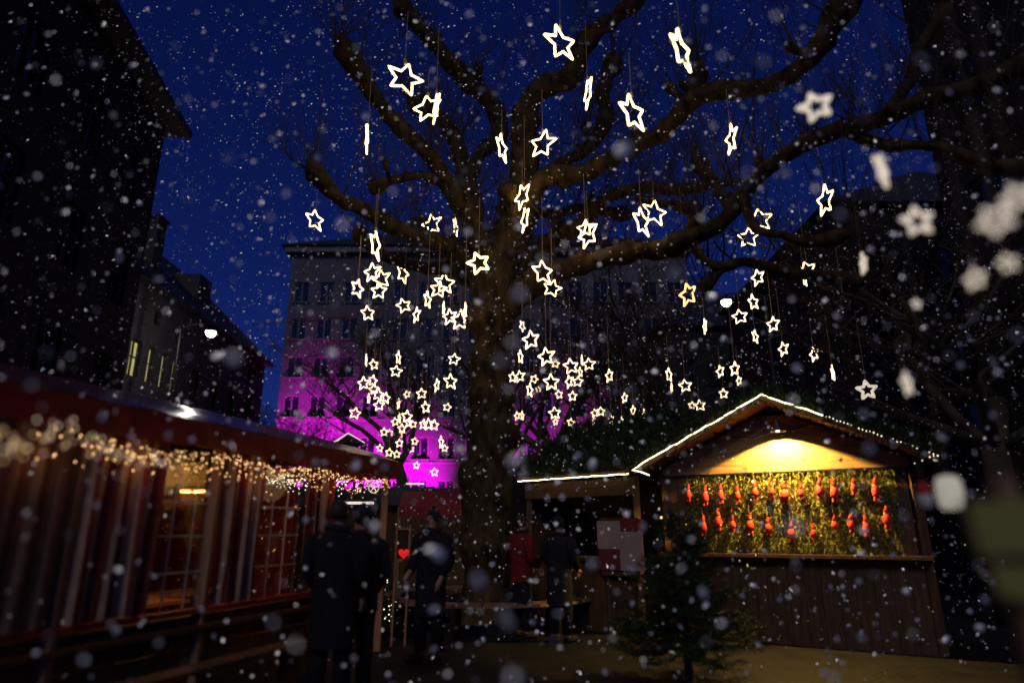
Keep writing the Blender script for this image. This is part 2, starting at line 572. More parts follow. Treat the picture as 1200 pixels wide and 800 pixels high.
# --- dark houses on the right
def plain_house(name, label, x0, x1, y0, y1, h, rise, wmat, wins, ridge_x=False):
    t = thing(name, label, 'house', (x0, y0, 0))
    X, Y_ = x1 - x0, y1 - y0
    mb = MB()
    n1 = max(1, int(X / 2.6)); n2 = max(1, int(Y_ / 2.6))
    zc = [2.2 + 3.0 * k for k in range(int((h - 1.2) / 3.0))]
    for (o_, u_, nr, ln, nn, rz) in ((Vector((0, 0, 0)), Vector((1, 0, 0)), Vector((0, -1, 0)), X, n1, 0),
                                     (Vector((0, Y_, 0)), Vector((0, -1, 0)), Vector((-1, 0, 0)), Y_, n2, R(-90))):
        xs, zs, ho = [0.0], [0.0], set()
        for i in range(nn):
            c_ = ln * (i + .5) / nn
            xs += [c_ - .5, c_ + .5]
        xs.append(ln)
        for z_ in zc:
            zs += [z_ - .75, z_ + .75]
        zs.append(h)
        for i in range(nn):
            for j in range(len(zc)):
                ho.add((1 + 2 * i, 1 + 2 * j))
        facade(mb, o_, u_, zs, xs, ho, nr)
        for i in range(nn):
            for z_ in zc:
                put_window(t, wins, o_ + u_ * (ln * (i + .5) / nn) - nr * .15 + Vector((0, 0, z_)), rz)
    mb.poly([(X, 0, 0), (X, Y_, 0), (X, Y_, h), (X, 0, h)]); mb.poly([(X, Y_, 0), (0, Y_, 0), (0, Y_, h), (X, Y_, h)])
    mb.build('wall', wmat, t)
    mb = MB()
    zt, e = h + .02, .45
    c4 = [(-e, -e, zt), (X + e, -e, zt), (X + e, Y_ + e, zt), (-e, Y_ + e, zt)]
    if ridge_x:
        r1, r2 = (X * .25, Y_ / 2, zt + rise), (X * .75, Y_ / 2, zt + rise)
        mb.poly([c4[0], c4[1], r2, r1]); mb.poly([c4[2], c4[3], r1, r2]); mb.poly([c4[1], c4[2], r2]); mb.poly([c4[3], c4[0], r1])
    else:
        r1, r2 = (X / 2, Y_ * .25, zt + rise), (X / 2, Y_ * .75, zt + rise)
        mb.poly([c4[0], c4[1], r1]); mb.poly([c4[1], c4[2], r2, r1]); mb.poly([c4[2], c4[3], r2]); mb.poly([c4[3], c4[0], r1, r2])
    mb.poly(c4[::-1])
    mb.build('roof', M['slate'], t)
    return t
wm13 = window_meshes(1.0, 1.5, M['darkframe'], M['pane'], .07, 1, .6)
plain_house('dark_house', 'tall black house rising behind the right end of the gabled hut', 12.4, 24, 23, 36, 13.6, 3.5, M['darktimber'], wm13)
plain_house('dark_house', 'black house front filling the upper right corner', 10.2, 20, -2, 14.0, 17.5, 4, M['darktimber'], wm13)
plain_house('back_house', 'low dark house with hipped roof behind the street lamp', 9.5, 22, 40, 50, 14.0, 4.0, M['darktimber'], wm13, True)

# ------------------------------------------------------------------ trees
BR = []                                   # sampled limb points, for hanging the stars

def resample(pts, rad, step=.22, wob=.03, seed=0):
    out, ro = [], []
    n_ = len(pts)
    for i in range(n_ - 1):
        p0, p1, p2, p3 = pts[max(i - 1, 0)], pts[i], pts[i + 1], pts[min(i + 2, n_ - 1)]
        k = max(2, int((p2 - p1).length / step))
        for j in range(k):
            t = j / k
            q = 0.5 * ((2 * p1) + (p2 - p0) * t + (2 * p0 - 5 * p1 + 4 * p2 - p3) * t * t + (3 * p1 - p0 - 3 * p2 + p3) * t ** 3)
            q = q + Vector((noise.noise(q * 1.3 + Vector((seed, 0, 0))), noise.noise(q * 1.3 + Vector((0, seed, 5))), noise.noise(q * 1.3 + Vector((3, 9, seed))))) * wob
            out.append(q)
            ro.append(rad[i] * (1 - t) + rad[i + 1] * t)
    out.append(pts[-1]); ro.append(rad[-1])
    return out, ro

tw = MB()
def shoots(mb, p, n_, lmin, lmax, spread=.5, r=.009, lean=(0, 0, 1)):
    for _ in range(n_):
        d = (Vector(lean) + Vector((random.gauss(0, spread), random.gauss(0, spread), random.gauss(0, .15)))).normalized()
        L_ = random.uniform(lmin, lmax)
        a = Vector(p) + Vector((random.gauss(0, .05), random.gauss(0, .05), 0))
        mid = a + d * L_ * .45 + Vector((random.gauss(0, .07), random.gauss(0, .07), .08)) * L_
        e = mid + Vector((d.x * .25 + random.gauss(0, .1), d.y * .25 + random.gauss(0, .1), .5)) * L_
        mb.tube([a, mid, e], [r, r * .7, r * .35], 3, cap=False)
        if random.random() < .5:
            s = mid + Vector((random.gauss(0, .2), random.gauss(0, .2), random.uniform(.1, .4))) * L_ * .5
            mb.tube([mid, s], [r * .6, r * .3], 3, cap=False)

tb = P(570, 742, 12.0); tb.z = 0
tree = thing('plane_tree', 'huge bare pollarded plane tree hung with glowing stars in the centre', 'tree', tb)
def limb(name, pl, seed, knob=True, side=14):
    pts = [P(x, y, Y) for x, y, Y, t in pl]
    rad = [t * pxm(Y, y) / 2 for x, y, Y, t in pl]
    pts, rad = resample(pts, rad, .13, .07, seed)
    N = len(pts)
    for i in range(N):
        rad[i] *= .94 + .22 * noise.noise(pts[i] * 2.1 + Vector((seed, 0, 0))) + (.10 * noise.noise(pts[i] * 5.3) if knob else 0)
    if knob:
        for k, f_ in ((0, 1.25), (1, 1.55), (2, 1.45), (3, 1.2)):
            if N - 1 - k > 0:
                rad[N - 1 - k] *= f_
        rad[-1] *= .9
        dn_ = (pts[-1] - pts[-3]).normalized()
        pts += [pts[-1] + dn_ * rad[-1] * .5, pts[-1] + dn_ * rad[-1] * .75]
        rad += [rad[-1] * .72, rad[-1] * .25]
        N = len(pts)
    BR.extend((p, r) for p, r in zip(pts, rad))
    mb = MB()
    mb.tube([p - tb for p in pts], rad, side, lump=.42, seed=seed)
    if knob:
        shoots(tw, pts[-2] - tb, 20, .5, 2.4, .42, .008)
    for i in range(3, N - 1):
        if random.random() < .24 and knob:
            shoots(tw, pts[i] - tb + Vector((0, 0, rad[i] * .8)), random.randint(1, 4), .4, 1.5, .5, .007)
        if random.random() < .055 and knob and i > 8:
            # small fist of an old pruning cut
            d_ = Vector((random.gauss(0, 1), random.gauss(0, 1), 1.2)).normalized()
            q0 = pts[i] - tb
            mb.tube([q0, q0 + d_ * (rad[i] + .12), q0 + d_ * (rad[i] + .26), q0 + d_ * (rad[i] + .36)], [rad[i] * .55, rad[i] * .45, rad[i] * .62, rad[i] * .3], 9, lump=.3, seed=seed + i)
            shoots(tw, q0 + d_ * (rad[i] + .3), 9, .4, 1.8, .4, .007)
    return mb.build(name, M['bark'], tree, True)

limb('trunk', [(569, 775, 11.9, 112), (570, 740, 12, 84), (570, 690, 12, 70), (571, 600, 12, 62), (573, 500, 12, 57), (575, 420, 12, 56), (576, 370, 12, 58), (576, 325, 12, 58), (576, 290, 12.05, 40)], 1, False, 22)
limb('branch', [(574, 352, 12, 36), (555, 317, 11.9, 27), (512, 287, 11.5, 22), (462, 266, 11.0, 19), (431, 248, 10.7, 18), (398, 230, 10.4, 17), (379, 210, 10.2, 15), (366, 195, 10.0, 17)], 2)
limb('branch', [(572, 352, 12.1, 26), (537, 320, 12.6, 16), (475, 309, 13.4, 14), (440, 293, 14, 12), (420, 275, 14.3, 16)], 3)
limb('branch', [(574, 345, 12, 40), (558, 275, 11.7, 29), (526, 218, 11.3, 24), (506, 182, 11, 22), (469, 152, 10.6, 20), (445, 125, 10.3, 19), (418, 81, 9.9, 22), (400, 50, 9.6, 22)], 4)
limb('branch', [(570, 320, 12, 32), (551, 235, 12.2, 24), (543, 189, 12.4, 20), (533, 159, 12.6, 18), (516, 138, 12.7, 16), (484, 120, 12.9, 18)], 5)
limb('branch', [(547, 215, 12.2, 20), (562, 182, 12.6, 18), (586, 160, 12.9, 20), (579, 127, 13, 22), (554, 98, 12.9, 24), (526, 68, 12.7, 22), (496, 37, 12.4, 19), (468, 4, 12.1, 18)], 6)
limb('branch', [(580, 350, 12, 48), (598, 292, 11.9, 40), (614, 236, 11.7, 40), (617, 182, 11.5, 34), (620, 122, 11.2, 30), (641, 101, 11, 26), (671, 90, 10.8, 26), (679, 66, 10.6, 24), (697, 40, 10.4, 22), (722, 22, 10.2, 20), (752, -4, 10, 18)], 7)
limb('branch', [(612, 260, 11.7, 30), (634, 210, 11.4, 26), (684, 203, 11, 23), (724, 183, 10.6, 22), (755, 166, 10.3, 22), (782, 148, 10, 24), (815, 119, 9.7, 25), (843, 108, 9.4, 22), (890, 101, 9.1, 20), (930, 81, 8.8, 22), (957, 55, 8.6, 25), (985, 14, 8.4, 24), (1000, -16, 8.2, 20)], 8)
limb('branch', [(814, 121, 9.7, 18), (820, 100, 9.6, 15), (818, 80, 9.5, 20)], 9)
limb('branch', [(640, 206, 11.4, 16), (690, 170, 11.8, 15), (712, 140, 12.1, 17), (706, 108, 12.3, 20), (721, 74, 12.5, 16)], 10)
limb('branch', [(586, 345, 12, 34), (625, 296, 12.3, 23), (684, 262, 12.6, 18), (707, 236, 12.8, 17), (751, 220, 12.9, 15), (792, 223, 12.8, 14), (829, 215, 12.6, 13), (817, 186, 12.5, 16)], 11)
limb('branch', [(582, 372, 12, 42), (618, 333, 11.6, 33), (655, 319, 11.2, 29), (690, 307, 10.8, 29), (725, 297, 10.4, 28), (765, 292, 10, 26), (800, 280, 9.6, 24), (849, 257, 9.2, 22), (876, 223, 8.9, 21), (910, 192, 8.6, 20), (940, 166, 8.3, 20), (1000, 145, 7.9, 21), (1060, 128, 7.5, 22), (1130, 104, 7.1, 23), (1240, 60, 6.8, 24)], 12)
limb('branch', [(985, 150, 8.0, 17), (1030, 165, 7.8, 15), (1080, 170, 7.5, 14), (1150, 190, 7.2, 15), (1230, 200, 7, 16)], 20)
limb('branch', [(1040, 134, 7.6, 15), (1065, 95, 7.6, 14), (1080, 50, 7.5, 14), (1110, 5, 7.4, 13)], 21)
limb('branch', [(829, 214, 12.6, 11), (876, 213, 12.8, 10), (905, 198, 13, 9), (954, 164, 13.2, 12)], 13)
limb('branch', [(812, 277, 9.5, 15), (820, 305, 9.6, 12), (845, 315, 9.7, 12), (872, 306, 9.7, 13), (920, 315, 9.6, 14), (955, 322, 9.5, 14), (1012, 326, 9.3, 15)], 14)
limb('branch', [(847, 315, 9.7, 10), (834, 330, 9.8, 9), (824, 342, 9.9, 12)], 15)
limb('branch', [(870, 230, 8.9, 14), (888, 272, 8.7, 12), (917, 276, 8.5, 11), (946, 281, 8.4, 11), (992, 274, 8.2, 13)], 16)
limb('branch', [(566, 330, 12, 30), (590, 262, 12.6, 20), (640, 250, 13.2, 13), (690, 246, 13.6, 12), (735, 252, 14, 13)], 17)
limb('branch', [(523, 214, 11.3, 16), (494, 205, 11, 12), (458, 212, 10.7, 10), (438, 222, 10.5, 13)], 18)
limb('branch', [(745, 232, 12.8, 10), (775, 238, 12.9, 9), (810, 246, 13, 11)], 19)
random.seed(77)
cand = [(p, r_) for p, r_ in BR if p.z > 5.2 and r_ > .05]
for k_ in range(330):
    p, r_ = random.choice(cand)
    a_ = random.uniform(0, 6.283)
    d_ = Vector((math.cos(a_), math.sin(a_) * .7, random.uniform(.3, 1.3))).normalized()
    L_ = random.uniform(.7, 2.0)
    pts = [p - tb]
    for q_ in range(6):
        d_ = (d_ + Vector((random.gauss(0, .2), random.gauss(0, .2), random.gauss(.12, .14)))).normalized()
        pts.append(pts[-1] + d_ * L_ / 6)
    r0_ = random.uniform(.010, .026)
    tw.tube(pts, [r0_ * (1 - .8 * i / 6) for i in range(7)], 4, cap=False)
    for i in (2, 3, 4, 5, 6):
        shoots(tw, pts[i], random.randint(1, 3), .3, 1.1, .55, .0055)
tag(tw.build('twigs', M['twig'], tree), kind='stuff')

# --- trees standing further back and at the sides
def bare_tree(name, label, base, h, r0, seed, lean=(0, 0), twmul=1.0, spread=.8, start=.38, thin=.011):
    rnd = random.Random(seed)
    t = thing(name, label, 'tree', base)
    mb, cr = MB(), MB()
    def grow(p, d, L_, r, lev):
        n_ = 4
        pts, rad = [p], [r]
        for i in range(n_):
            d = (d + Vector((rnd.gauss(0, .16), rnd.gauss(0, .16), rnd.gauss(.05, .1)))).normalized()
            p = p + d * L_ / n_
            pts.append(p); rad.append(max(thin, r * (1 - .42 * (i + 1) / n_)))
        (mb if lev < 3 else cr).tube(pts, rad, 8 if lev < 2 else (5 if lev == 2 else 3), cap=lev < 2)
        if lev <= 2:
            BR.extend((q + Vector(base), rr) for q, rr in zip(pts[1:], rad[1:]))
        if lev >= 4:
            return
        k = (5, 4, 4, 5)[lev] if lev else 6
        for i in range(int(k * (twmul if lev >= 2 else 1))):
            f_ = rnd.uniform(.35 if lev else .6, 1)
            idx = min(n_, max(1, int(f_ * n_ + .5)))
            a = rnd.uniform(0, 2 * math.pi)
            side = Vector((math.cos(a), math.sin(a), rnd.uniform(-.05, .5)))
            nd = (d * .55 + side * spread).normalized()
            grow(pts[idx], nd, L_ * rnd.uniform(.5, .78), rad[idx] * rnd.uniform(.5, .68), lev + 1)
    grow(Vector((0, 0, -.1)), Vector((lean[0], lean[1], 1)).normalized(), h * start, r0, 0)
    mb.build('trunk', M['barkfar'], t, True)
    tag(cr.build('crown', M['twig'], t), kind='stuff')
    return t
def gx(px, py, Y):
    p = P(px, py, Y); p.z = 0
    return p
bare_tree('bare_tree', 'small bare tree silhouetted against the magenta wall left of the tent end', gx(345, 500, 30), 12, .2, 3, (.1, 0), .8, .8, .34, .012)
bare_tree('bare_tree', 'bare tree with many small stars just left of the big trunk', gx(512, 500, 29), 17, .34, 5, (.03, 0), 1.0, .75, .36, .015)
bare_tree('bare_tree', 'bare tree with small stars behind the branches right of the big trunk', gx(672, 500, 27), 17, .34, 11, (0, 0), .9, .8, .36, .014)
bare_tree('bare_tree', 'bare tree directly behind the big trunk before the magenta wall', gx(585, 500, 35), 19, .36, 41, (0, 0), .8, .8, .36, .015)
bare_tree('bare_tree', 'bare tree left of the fir-roofed stall ridge before the building', gx(752, 500, 31), 18, .34, 47, (0, 0), .8, .8, .36, .015)
bare_tree('bare_tree', 'bare dark tree behind the ridge of the gabled hut', gx(830, 500, 24), 16, .32, 17, (0, 0), 1.5, .8, .36, .016)
bare_tree('bare_tree', 'bare dark tree beside the row house at the left street end', gx(308, 450, 36), 13, .2, 23, (0, 0), 1.2, .7)
bare_tree('bare_tree', 'bare dark tree crowding the right edge above the hut', Vector((8.2, 11.5, 0)), 13.5, .3, 31, (-.05, -.05), 1.2, .9, .3)

# ------------------------------------------------------------------ hanging stars
def star_mesh(name, m, tr, seed, inner=.47):
    rnd = random.Random(seed)
    pts = []
    for k in range(10):
        a = math.pi / 2 + k * math.pi / 5
        r = .53 if k % 2 == 0 else .53 * inner
        r *= rnd.uniform(.93, 1.07)
        pts.append(Vector((r * math.cos(a), rnd.uniform(-.02, .02), r * math.sin(a))))
    # rounded corners
    path = []
    for k in range(10):
        p0, p1, p2 = pts[k - 1], pts[k], pts[(k + 1) % 10]
        path += [p1 + (p0 - p1) * .16, p1 * .975, p1 + (p2 - p1) * .16]
    mb = MB()
    mb.tube(path, tr, 6, closed=True)
    return mb.mesh(name, m, True)
SM = {
    'near': [star_mesh('star_tube', M['star'], .028, s) for s in range(4)],
    'far': [star_mesh('star_tube', M['starfar'], .043, s + 10) for s in range(5)],
    'orange': [star_mesh('star_tube', M['starorange'], .042, 31)],
    'yellow': [star_mesh('star_tube', M['staryellow'], .05, 32)],
    'dim': [star_mesh('star_tube', M['stardim'], .075, s + 40) for s in range(3)],
    'off': [star_mesh('star_tube', M['staroff'], .05, 33)],
}
wmb = MB(); wmb.tube([(0, 0, 0), (0, 0, 1)], .0045, 4); WIRE = wmb.mesh('hanging_wire', M['wire'])
pmb = MB(); pmb.lathe([(.014, 0), (.02, .01), (.02, .05), (.012, .07)], 8); PLUG = pmb.mesh('cable_plug', M['wire'])
NUM = ['zeroth', 'first', 'second', 'third', 'fourth', 'fifth', 'sixth', 'seventh', 'eighth', 'ninth', 'tenth', 'eleventh', 'twelfth', 'thirteenth', 'fourteenth', 'fifteenth', 'sixteenth']
# zone: phrase, list of (x, y, w, h, roll degrees[, kind])
ZONES = [
 ('in the upper left branches', [(474, 92, 44, 42, -12), (501, 127, 32, 36, 8), (511, 126, 6, 38, 0), (430, 162, 3, 35, 0), (588, 173, 13, 34, 10), (369, 258, 21, 26, 5), (506, 263, 22, 27, 8), (534, 266, 6, 24, 0)]),
 ('near the forking centre branches', [(657, 51, 34, 44, 15), (689, 109, 9, 38, 8), (636, 169, 29, 34, -15), (612, 230, 17, 31, 12), (615, 257, 9, 32, 5), (689, 275, 22, 34, 8), (686, 268, 20, 22, -4), (561, 308, 27, 27, 20, 'yellow', 10.4)]),
 ('against the sky right of the trunk', [(798, 58, 21, 52, 12), (741, 132, 28, 46, 14), (857, 163, 13, 37, -10), (752, 260, 18, 36, 6), (767, 249, 26, 32, -6), (818, 262, 11, 16, 20), (890, 258, 28, 30, 3), (877, 278, 25, 25, -8), (967, 235, 18, 36, -10)]),
 ('left of trunk above magenta wall', [(440, 287, 13, 36, 2), (419, 338, 15, 23, -6), (436, 319, 18, 23, 4), (447, 327, 20, 24, 10), (444, 341, 18, 20, -4), (472, 320, 14, 25, -5), (431, 367, 16, 19, 12), (473, 358, 17, 18, 20), (488, 369, 8, 19, -4), (501, 351, 9, 21, 4), (521, 332, 23, 26, 5), (514, 339, 20, 21, -8), (520, 362, 3, 18, 0), (527, 371, 17, 20, 6), (539, 375, 21, 24, -4), (545, 364, 3, 20, 0)]),
 ('in the cluster before the upper magenta wall', [(429, 422, 2, 15, 0), (438, 427, 11, 13, 15), (467, 419, 6, 16, 5), (464, 435, 13, 14, -4), (532, 421, 13, 14, -8), (528, 447, 15, 18, 3), (512, 451, 6, 16, 6), (426, 449, 14, 16, 4), (437, 446, 11, 14, -6), (438, 456, 12, 12, 10), (443, 462, 13, 15, -4), (432, 467, 3, 12, 8), (452, 466, 10, 13, -4), (494, 461, 13, 13, 4), (477, 462, 8, 9, 15)]),
 ('across the middle of the magenta wall', [(444, 475, 13, 13, 6), (416, 484, 13, 14, -10), (467, 473, 3, 13, 0), (499, 477, 11, 14, 10), (524, 477, 10, 10, -14), (477, 488, 12, 15, 0), (463, 494, 9, 10, 8), (468, 490, 3, 11, 0), (479, 495, 9, 11, -4), (484, 497, 9, 9, 12), (496, 497, 9, 12, -8), (502, 497, 11, 14, 4), (509, 498, 11, 13, 0)]),
 ('low before the magenta wall foot', [(471, 502, 9, 11, 4), (473, 509, 7, 8, -4), (450, 506, 9, 10, 0), (457, 507, 8, 8, 10), (468, 519, 9, 10, 4), (486, 517, 8, 9, -6), (482, 526, 7, 8, 12), (445, 525, 8, 9, 0), (456, 530, 9, 10, -6), (465, 532, 9, 9, 4), (461, 536, 8, 7, 0), (488, 545, 8, 9, -8), (509, 553, 9, 10, 4), (517, 518, 6, 15, 6), (521, 525, 8, 9, 0)]),
 ('right of trunk below lowest branch', [(636, 319, 24, 30, 5, 'near', 10.2), (647, 338, 21, 21, -16, 'near', 10.6), (622, 398, 20, 23, 4), (612, 382, 7, 14, -30, 'far', 11.0), (610, 418, 6, 17, 6), (640, 418, 19, 22, 6), (651, 426, 10, 10, -10), (669, 429, 18, 19, 8), (690, 427, 14, 15, 2), (682, 422, 2, 13, 0), (680, 436, 5, 12, 8)]),
 ('in lower cluster right of trunk', [(601, 442, 10, 13, 0), (609, 441, 12, 14, 6), (626, 444, 10, 10, -22), (646, 448, 18, 20, 4), (667, 447, 9, 16, 8), (677, 447, 12, 13, -8), (714, 440, 9, 16, 2), (621, 457, 8, 17, -4), (631, 456, 7, 7, 0), (655, 462, 9, 11, 12), (671, 464, 11, 12, -4)]),
 ('just above the fir-covered roof', [(650, 484, 13, 14, 4), (651, 494, 6, 9, 0), (669, 495, 9, 10, -6), (697, 484, 9, 10, 4), (704, 482, 10, 11, 0), (696, 492, 2, 11, 0), (716, 491, 6, 11, 4), (732, 466, 7, 12, 0), (742, 481, 6, 12, -4), (755, 485, 4, 12, 4), (729, 495, 3, 15, 6), (753, 502, 4, 8, 0), (612, 487, 4, 11, 0), (606, 487, 7, 10, 8), (602, 507, 9, 9, -6), (604, 519, 9, 9, 10)]),
 ('above the left slope of the gable', [(784, 439, 7, 17, 0), (787, 454, 2, 12, 0), (803, 452, 14, 15, 6), (811, 475, 9, 9, -10), (820, 475, 12, 13, 4), (848, 461, 11, 12, 0), (844, 435, 9, 15, 6), (861, 432, 11, 17, -8), (866, 446, 6, 11, 4), (806, 345, 20, 29, 4, 'orange'), (826, 382, 4, 19, 4)]),
 ('in sky gap right of street lamp', [(946, 316, 21, 21, 14), (943, 328, 4, 16, 4), (888, 325, 15, 20, 4), (883, 354, 12, 19, 10), (867, 371, 18, 18, 6), (906, 380, 14, 19, -6), (885, 394, 7, 17, -6), (918, 409, 11, 17, 4), (954, 415, 10, 17, 8), (976, 437, 3, 19, 0), (989, 356, 18, 20, 4, 'off'), (1016, 457, 20, 22, 4, 'dim')]),
 ('in the soft blur at the right edge', [(956, 125, 36, 36, 14, 'dim', 3.3), (1033, 200, 9, 40, -8, 'dim', 2.8), (1075, 259, 30, 34, 6, 'dim', 2.5), (1012, 309, 6, 24, -6, 'dim', 4.2), (1166, 258, 34, 34, 30, 'dim', 1.6), (1192, 232, 30, 30, 8, 'dim', 1.65), (1143, 327, 20, 24, 0, 'dim', 2.1), (1181, 308, 18, 20, 12, 'dim', 1.9), (1063, 450, 9, 26, 8, 'dim', 2.8), (1074, 356, 9, 12, 0, 'dim', 3.0)]),
]
random.seed(21)
for phrase, lst in ZONES:
    order = sorted(range(len(lst)), key=lambda i: lst[i][0])
    for rank, i in enumerate(order):
        x, y, w_, h_, roll = lst[i][:5]
        kind = lst[i][5] if len(lst[i]) > 5 else ('near' if h_ >= 24 else 'far')
        if len(lst[i]) > 6:
            Y = lst[i][6]
        else:
            Y = min(39.0, (.5 if h_ >= 24 else .31) / (h_ * pxm(1.0, y)))
        S = h_ * pxm(Y, y)
        ratio = w_ / h_
        look = 'turned edge-on' if ratio < .3 else ('turned partly sideways' if ratio < .66 else 'facing the camera')
        adj = {'near': 'large glowing', 'far': 'small glowing', 'orange': 'orange', 'yellow': 'bright yellow', 'dim': 'blurred pale', 'off': 'dark unlit'}[kind]
        if kind == 'dim':
            look = look if ratio < .66 else 'hanging'
        nth = 'leftmost' if rank == 0 else ('rightmost' if rank == len(lst) - 1 else NUM[rank + 1] + ' from left')
        lab = f'{adj} star {look}, {nth} {phrase}'
        ws = lab.split()
        if len(ws) > 16:
            lab = lab.replace('turned partly sideways', 'half turned').replace('facing the camera', 'face-on').replace('turned edge-on', 'edge-on')
        p = P(x, y, Y)
        st = thing('hanging_star', lab, 'star', p, 0, 'light stars hung in the trees')
        tu = obj('star_tube', random.choice(SM[kind]), st)
        tu.scale = (S, S, S)
        yaw = math.acos(max(.02, min(1, ratio)))
        az = -math.atan2(p.x, p.y)
        tu.rotation_euler = (0, R(-roll), az + (yaw * random.choice((-1, 1)) if ratio < .92 else R(random.uniform(-14, 14))))
        top = p + Vector((0, 0, S * .5 - .01))
        # hang from the nearest limb above, else a short wire from the twigs
        best = None
        for q, r in BR:
            dz = q.z - r - top.z
            if .1 < dz < 2.4 and (q.x - p.x) ** 2 + (q.y - p.y) ** 2 < .16:
                if best is None or dz < best:
                    best = dz
        Lw = best if best else random.uniform(.5, 1.3)
        wi = obj('hanging_wire', WIRE, st)
        wi.location = (0, 0, S * .5 - .01)
        ws_ = .22 if Y < 5 else (1.0 if Y < 20 else 1.5)
        wi.scale = (ws_, ws_, Lw)
        if h_ >= 24:
            pl = obj('cable_plug', PLUG, st)
            pl.location = (0, 0, S * .5 - .02)
            pl.scale = (S / .45,) * 3

# ------------------------------------------------------------------ gabled hut on the right
HLc, HRc = Vector((1.88, 10.3, 0)), Vector((5.35, 8.3, 0))
he = (HRc - HLc).normalized(); HW = (HRc - HLc).length
hn_ = Vector((he.y, -he.x, 0))            # toward the camera
EZ, AZ = 2.40, 3.36
hut_o = HLc + he * HW / 2
def hp(a, d, z):
    return HLc + he * a + hn_ * d + Vector((0, 0, z)) - hut_o
hut = thing('market_hut', 'gabled wooden market hut with lit front and light-edged roof at right', 'hut', hut_o)
DEPTH = 2.6
A2 = HW / 2
pitch = math.atan2(AZ - EZ, A2)
def roofz(a):
    return EZ + (AZ - EZ) * (1 - abs(a - A2) / A2)
# horizontal gable planks
WD = -.52
z = 2.34
k = 0
while z < AZ - .22:
    z1 = min(z + .118, AZ - .16)
    amin0 = max(.28, A2 * (z - EZ + .10) / (AZ - EZ)); amin1 = max(.28, A2 * (z1 - EZ + .10) / (AZ - EZ))
    mb = MB()
    g = .004
    jt = random.uniform(-.004, .004)
    mb.hexa([hp(amin0, WD - .03, z + g), hp(HW - amin0, WD - .03, z + g), hp(HW - amin0, WD + jt, z + g), hp(amin0, WD + jt, z + g),
             hp(amin1, WD - .03, z1), hp(HW - amin1, WD - .03, z1), hp(HW - amin1, WD + jt, z1), hp(amin1, WD + jt, z1)])
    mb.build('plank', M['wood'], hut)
    z = z1
# lower front planks (vertical boards)
nb = 16
for i in range(nb):
    a0, a1 = .3 + (HW - .6) * i / nb, .3 + (HW - .6) * (i + 1) / nb - .006
    jt = random.uniform(-.006, .006)
    mb = MB()
    mb.hexa([hp(a0, WD - .03, 0), hp(a1, WD - .03, 0), hp(a1, WD + jt, 0), hp(a0, WD + jt, 0), hp(a0, WD - .03, 1.14), hp(a1, WD - .03, 1.14), hp(a1, WD + jt, 1.14), hp(a0, WD + jt, 1.14)])
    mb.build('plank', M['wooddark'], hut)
mb = MB(); mb.hexa([hp(.22, WD - .30, 1.145), hp(HW - .22, WD - .30, 1.145), hp(HW - .22, WD + .20, 1.145), hp(.22, WD + .20, 1.145), hp(.22, WD - .30, 1.19), hp(HW - .22, WD - .30, 1.19), hp(HW - .22, WD + .20, 1.19), hp(.22, WD + .20, 1.19)]); mb.build('counter', M['wooddark'], hut)
mb = MB(); mb.bar(hp(.3, WD + .012, 2.33), hp(HW - .3, WD + .012, 2.33), .03, .022); mb.build('lintel', M['metal'], hut)
for a_ in (.3, HW - .3):
    mb = MB(); mb.bar(hp(a_, WD - .06, 0), hp(a_, WD - .06, 2.38), .12, .12, (1, 0, 0)); mb.build('corner_post', M['wooddark'], hut)
for a_ in (.26, HW - .26):
    mb = MB(); mb.hexa([hp(a_ - .02, WD - .1, 0), hp(a_ + .02, WD - .1, 0), hp(a_ + .02, -DEPTH, 0), hp(a_ - .02, -DEPTH, 0), hp(a_ - .02, WD - .1, 2.44), hp(a_ + .02, WD - .1, 2.44), hp(a_ + .02, -DEPTH, 2.44), hp(a_ - .02, -DEPTH, 2.44)]); mb.build('side_wall', M['wooddark'], hut)
mb = MB(); mb.hexa([hp(.3, -DEPTH, 0), hp(HW - .3, -DEPTH, 0), hp(HW - .3, -DEPTH + .03, 0), hp(.3, -DEPTH + .03, 0), hp(.3, -DEPTH, 2.4), hp(HW - .3, -DEPTH, 2.4), hp(HW - .3, -DEPTH + .03, 2.4), hp(.3, -DEPTH + .03, 2.4)]); mb.build('back_wall', M['wooddark'], hut)
for a0, a1 in ((.37, .50), (.506, .636), (HW - .50, HW - .37)):
    mb = MB(); mb.hexa([hp(a0, WD - .05, 1.195), hp(a1, WD - .05, 1.195), hp(a1, WD - .02, 1.195), hp(a0, WD - .02, 1.195), hp(a0, WD - .05, 2.318), hp(a1, WD - .05, 2.318), hp(a1, WD - .02, 2.318), hp(a0, WD - .02, 2.318)]); mb.build('side_plank', M['wooddark'], hut)
# display board
PD = WD - .03
mb = MB(); mb.hexa([hp(.64, PD - .04, 1.195), hp(HW - .504, PD - .04, 1.195), hp(HW - .504, PD, 1.195), hp(.64, PD, 1.195), hp(.64, PD - .04, 2.316), hp(HW - .504, PD - .04, 2.316), hp(HW - .504, PD, 2.316), hp(.64, PD, 2.316)]); mb.build('display_board', M['wooddark'], hut)
mb = MB()
for _ in range(9000):
    a_ = random.uniform(.65, HW - .51); z_ = random.uniform(1.22, 2.33)
    p0 = hp(a_, PD + random.uniform(0, .05), z_)
    d_ = he * random.gauss(0, .5) + hn_ * random.uniform(.1, .9) + Vector((0, 0, random.gauss(-.5, .5)))
    d_ = d_.normalized() * random.uniform(.04, .09)
    s_ = d_.cross(Vector((random.random(), random.random(), random.random()))).normalized() * .006
    mb.poly([p0 - s_, p0 + s_, p0 + d_])
tag(mb.build('greenery', M['moss'], hut), kind='stuff')
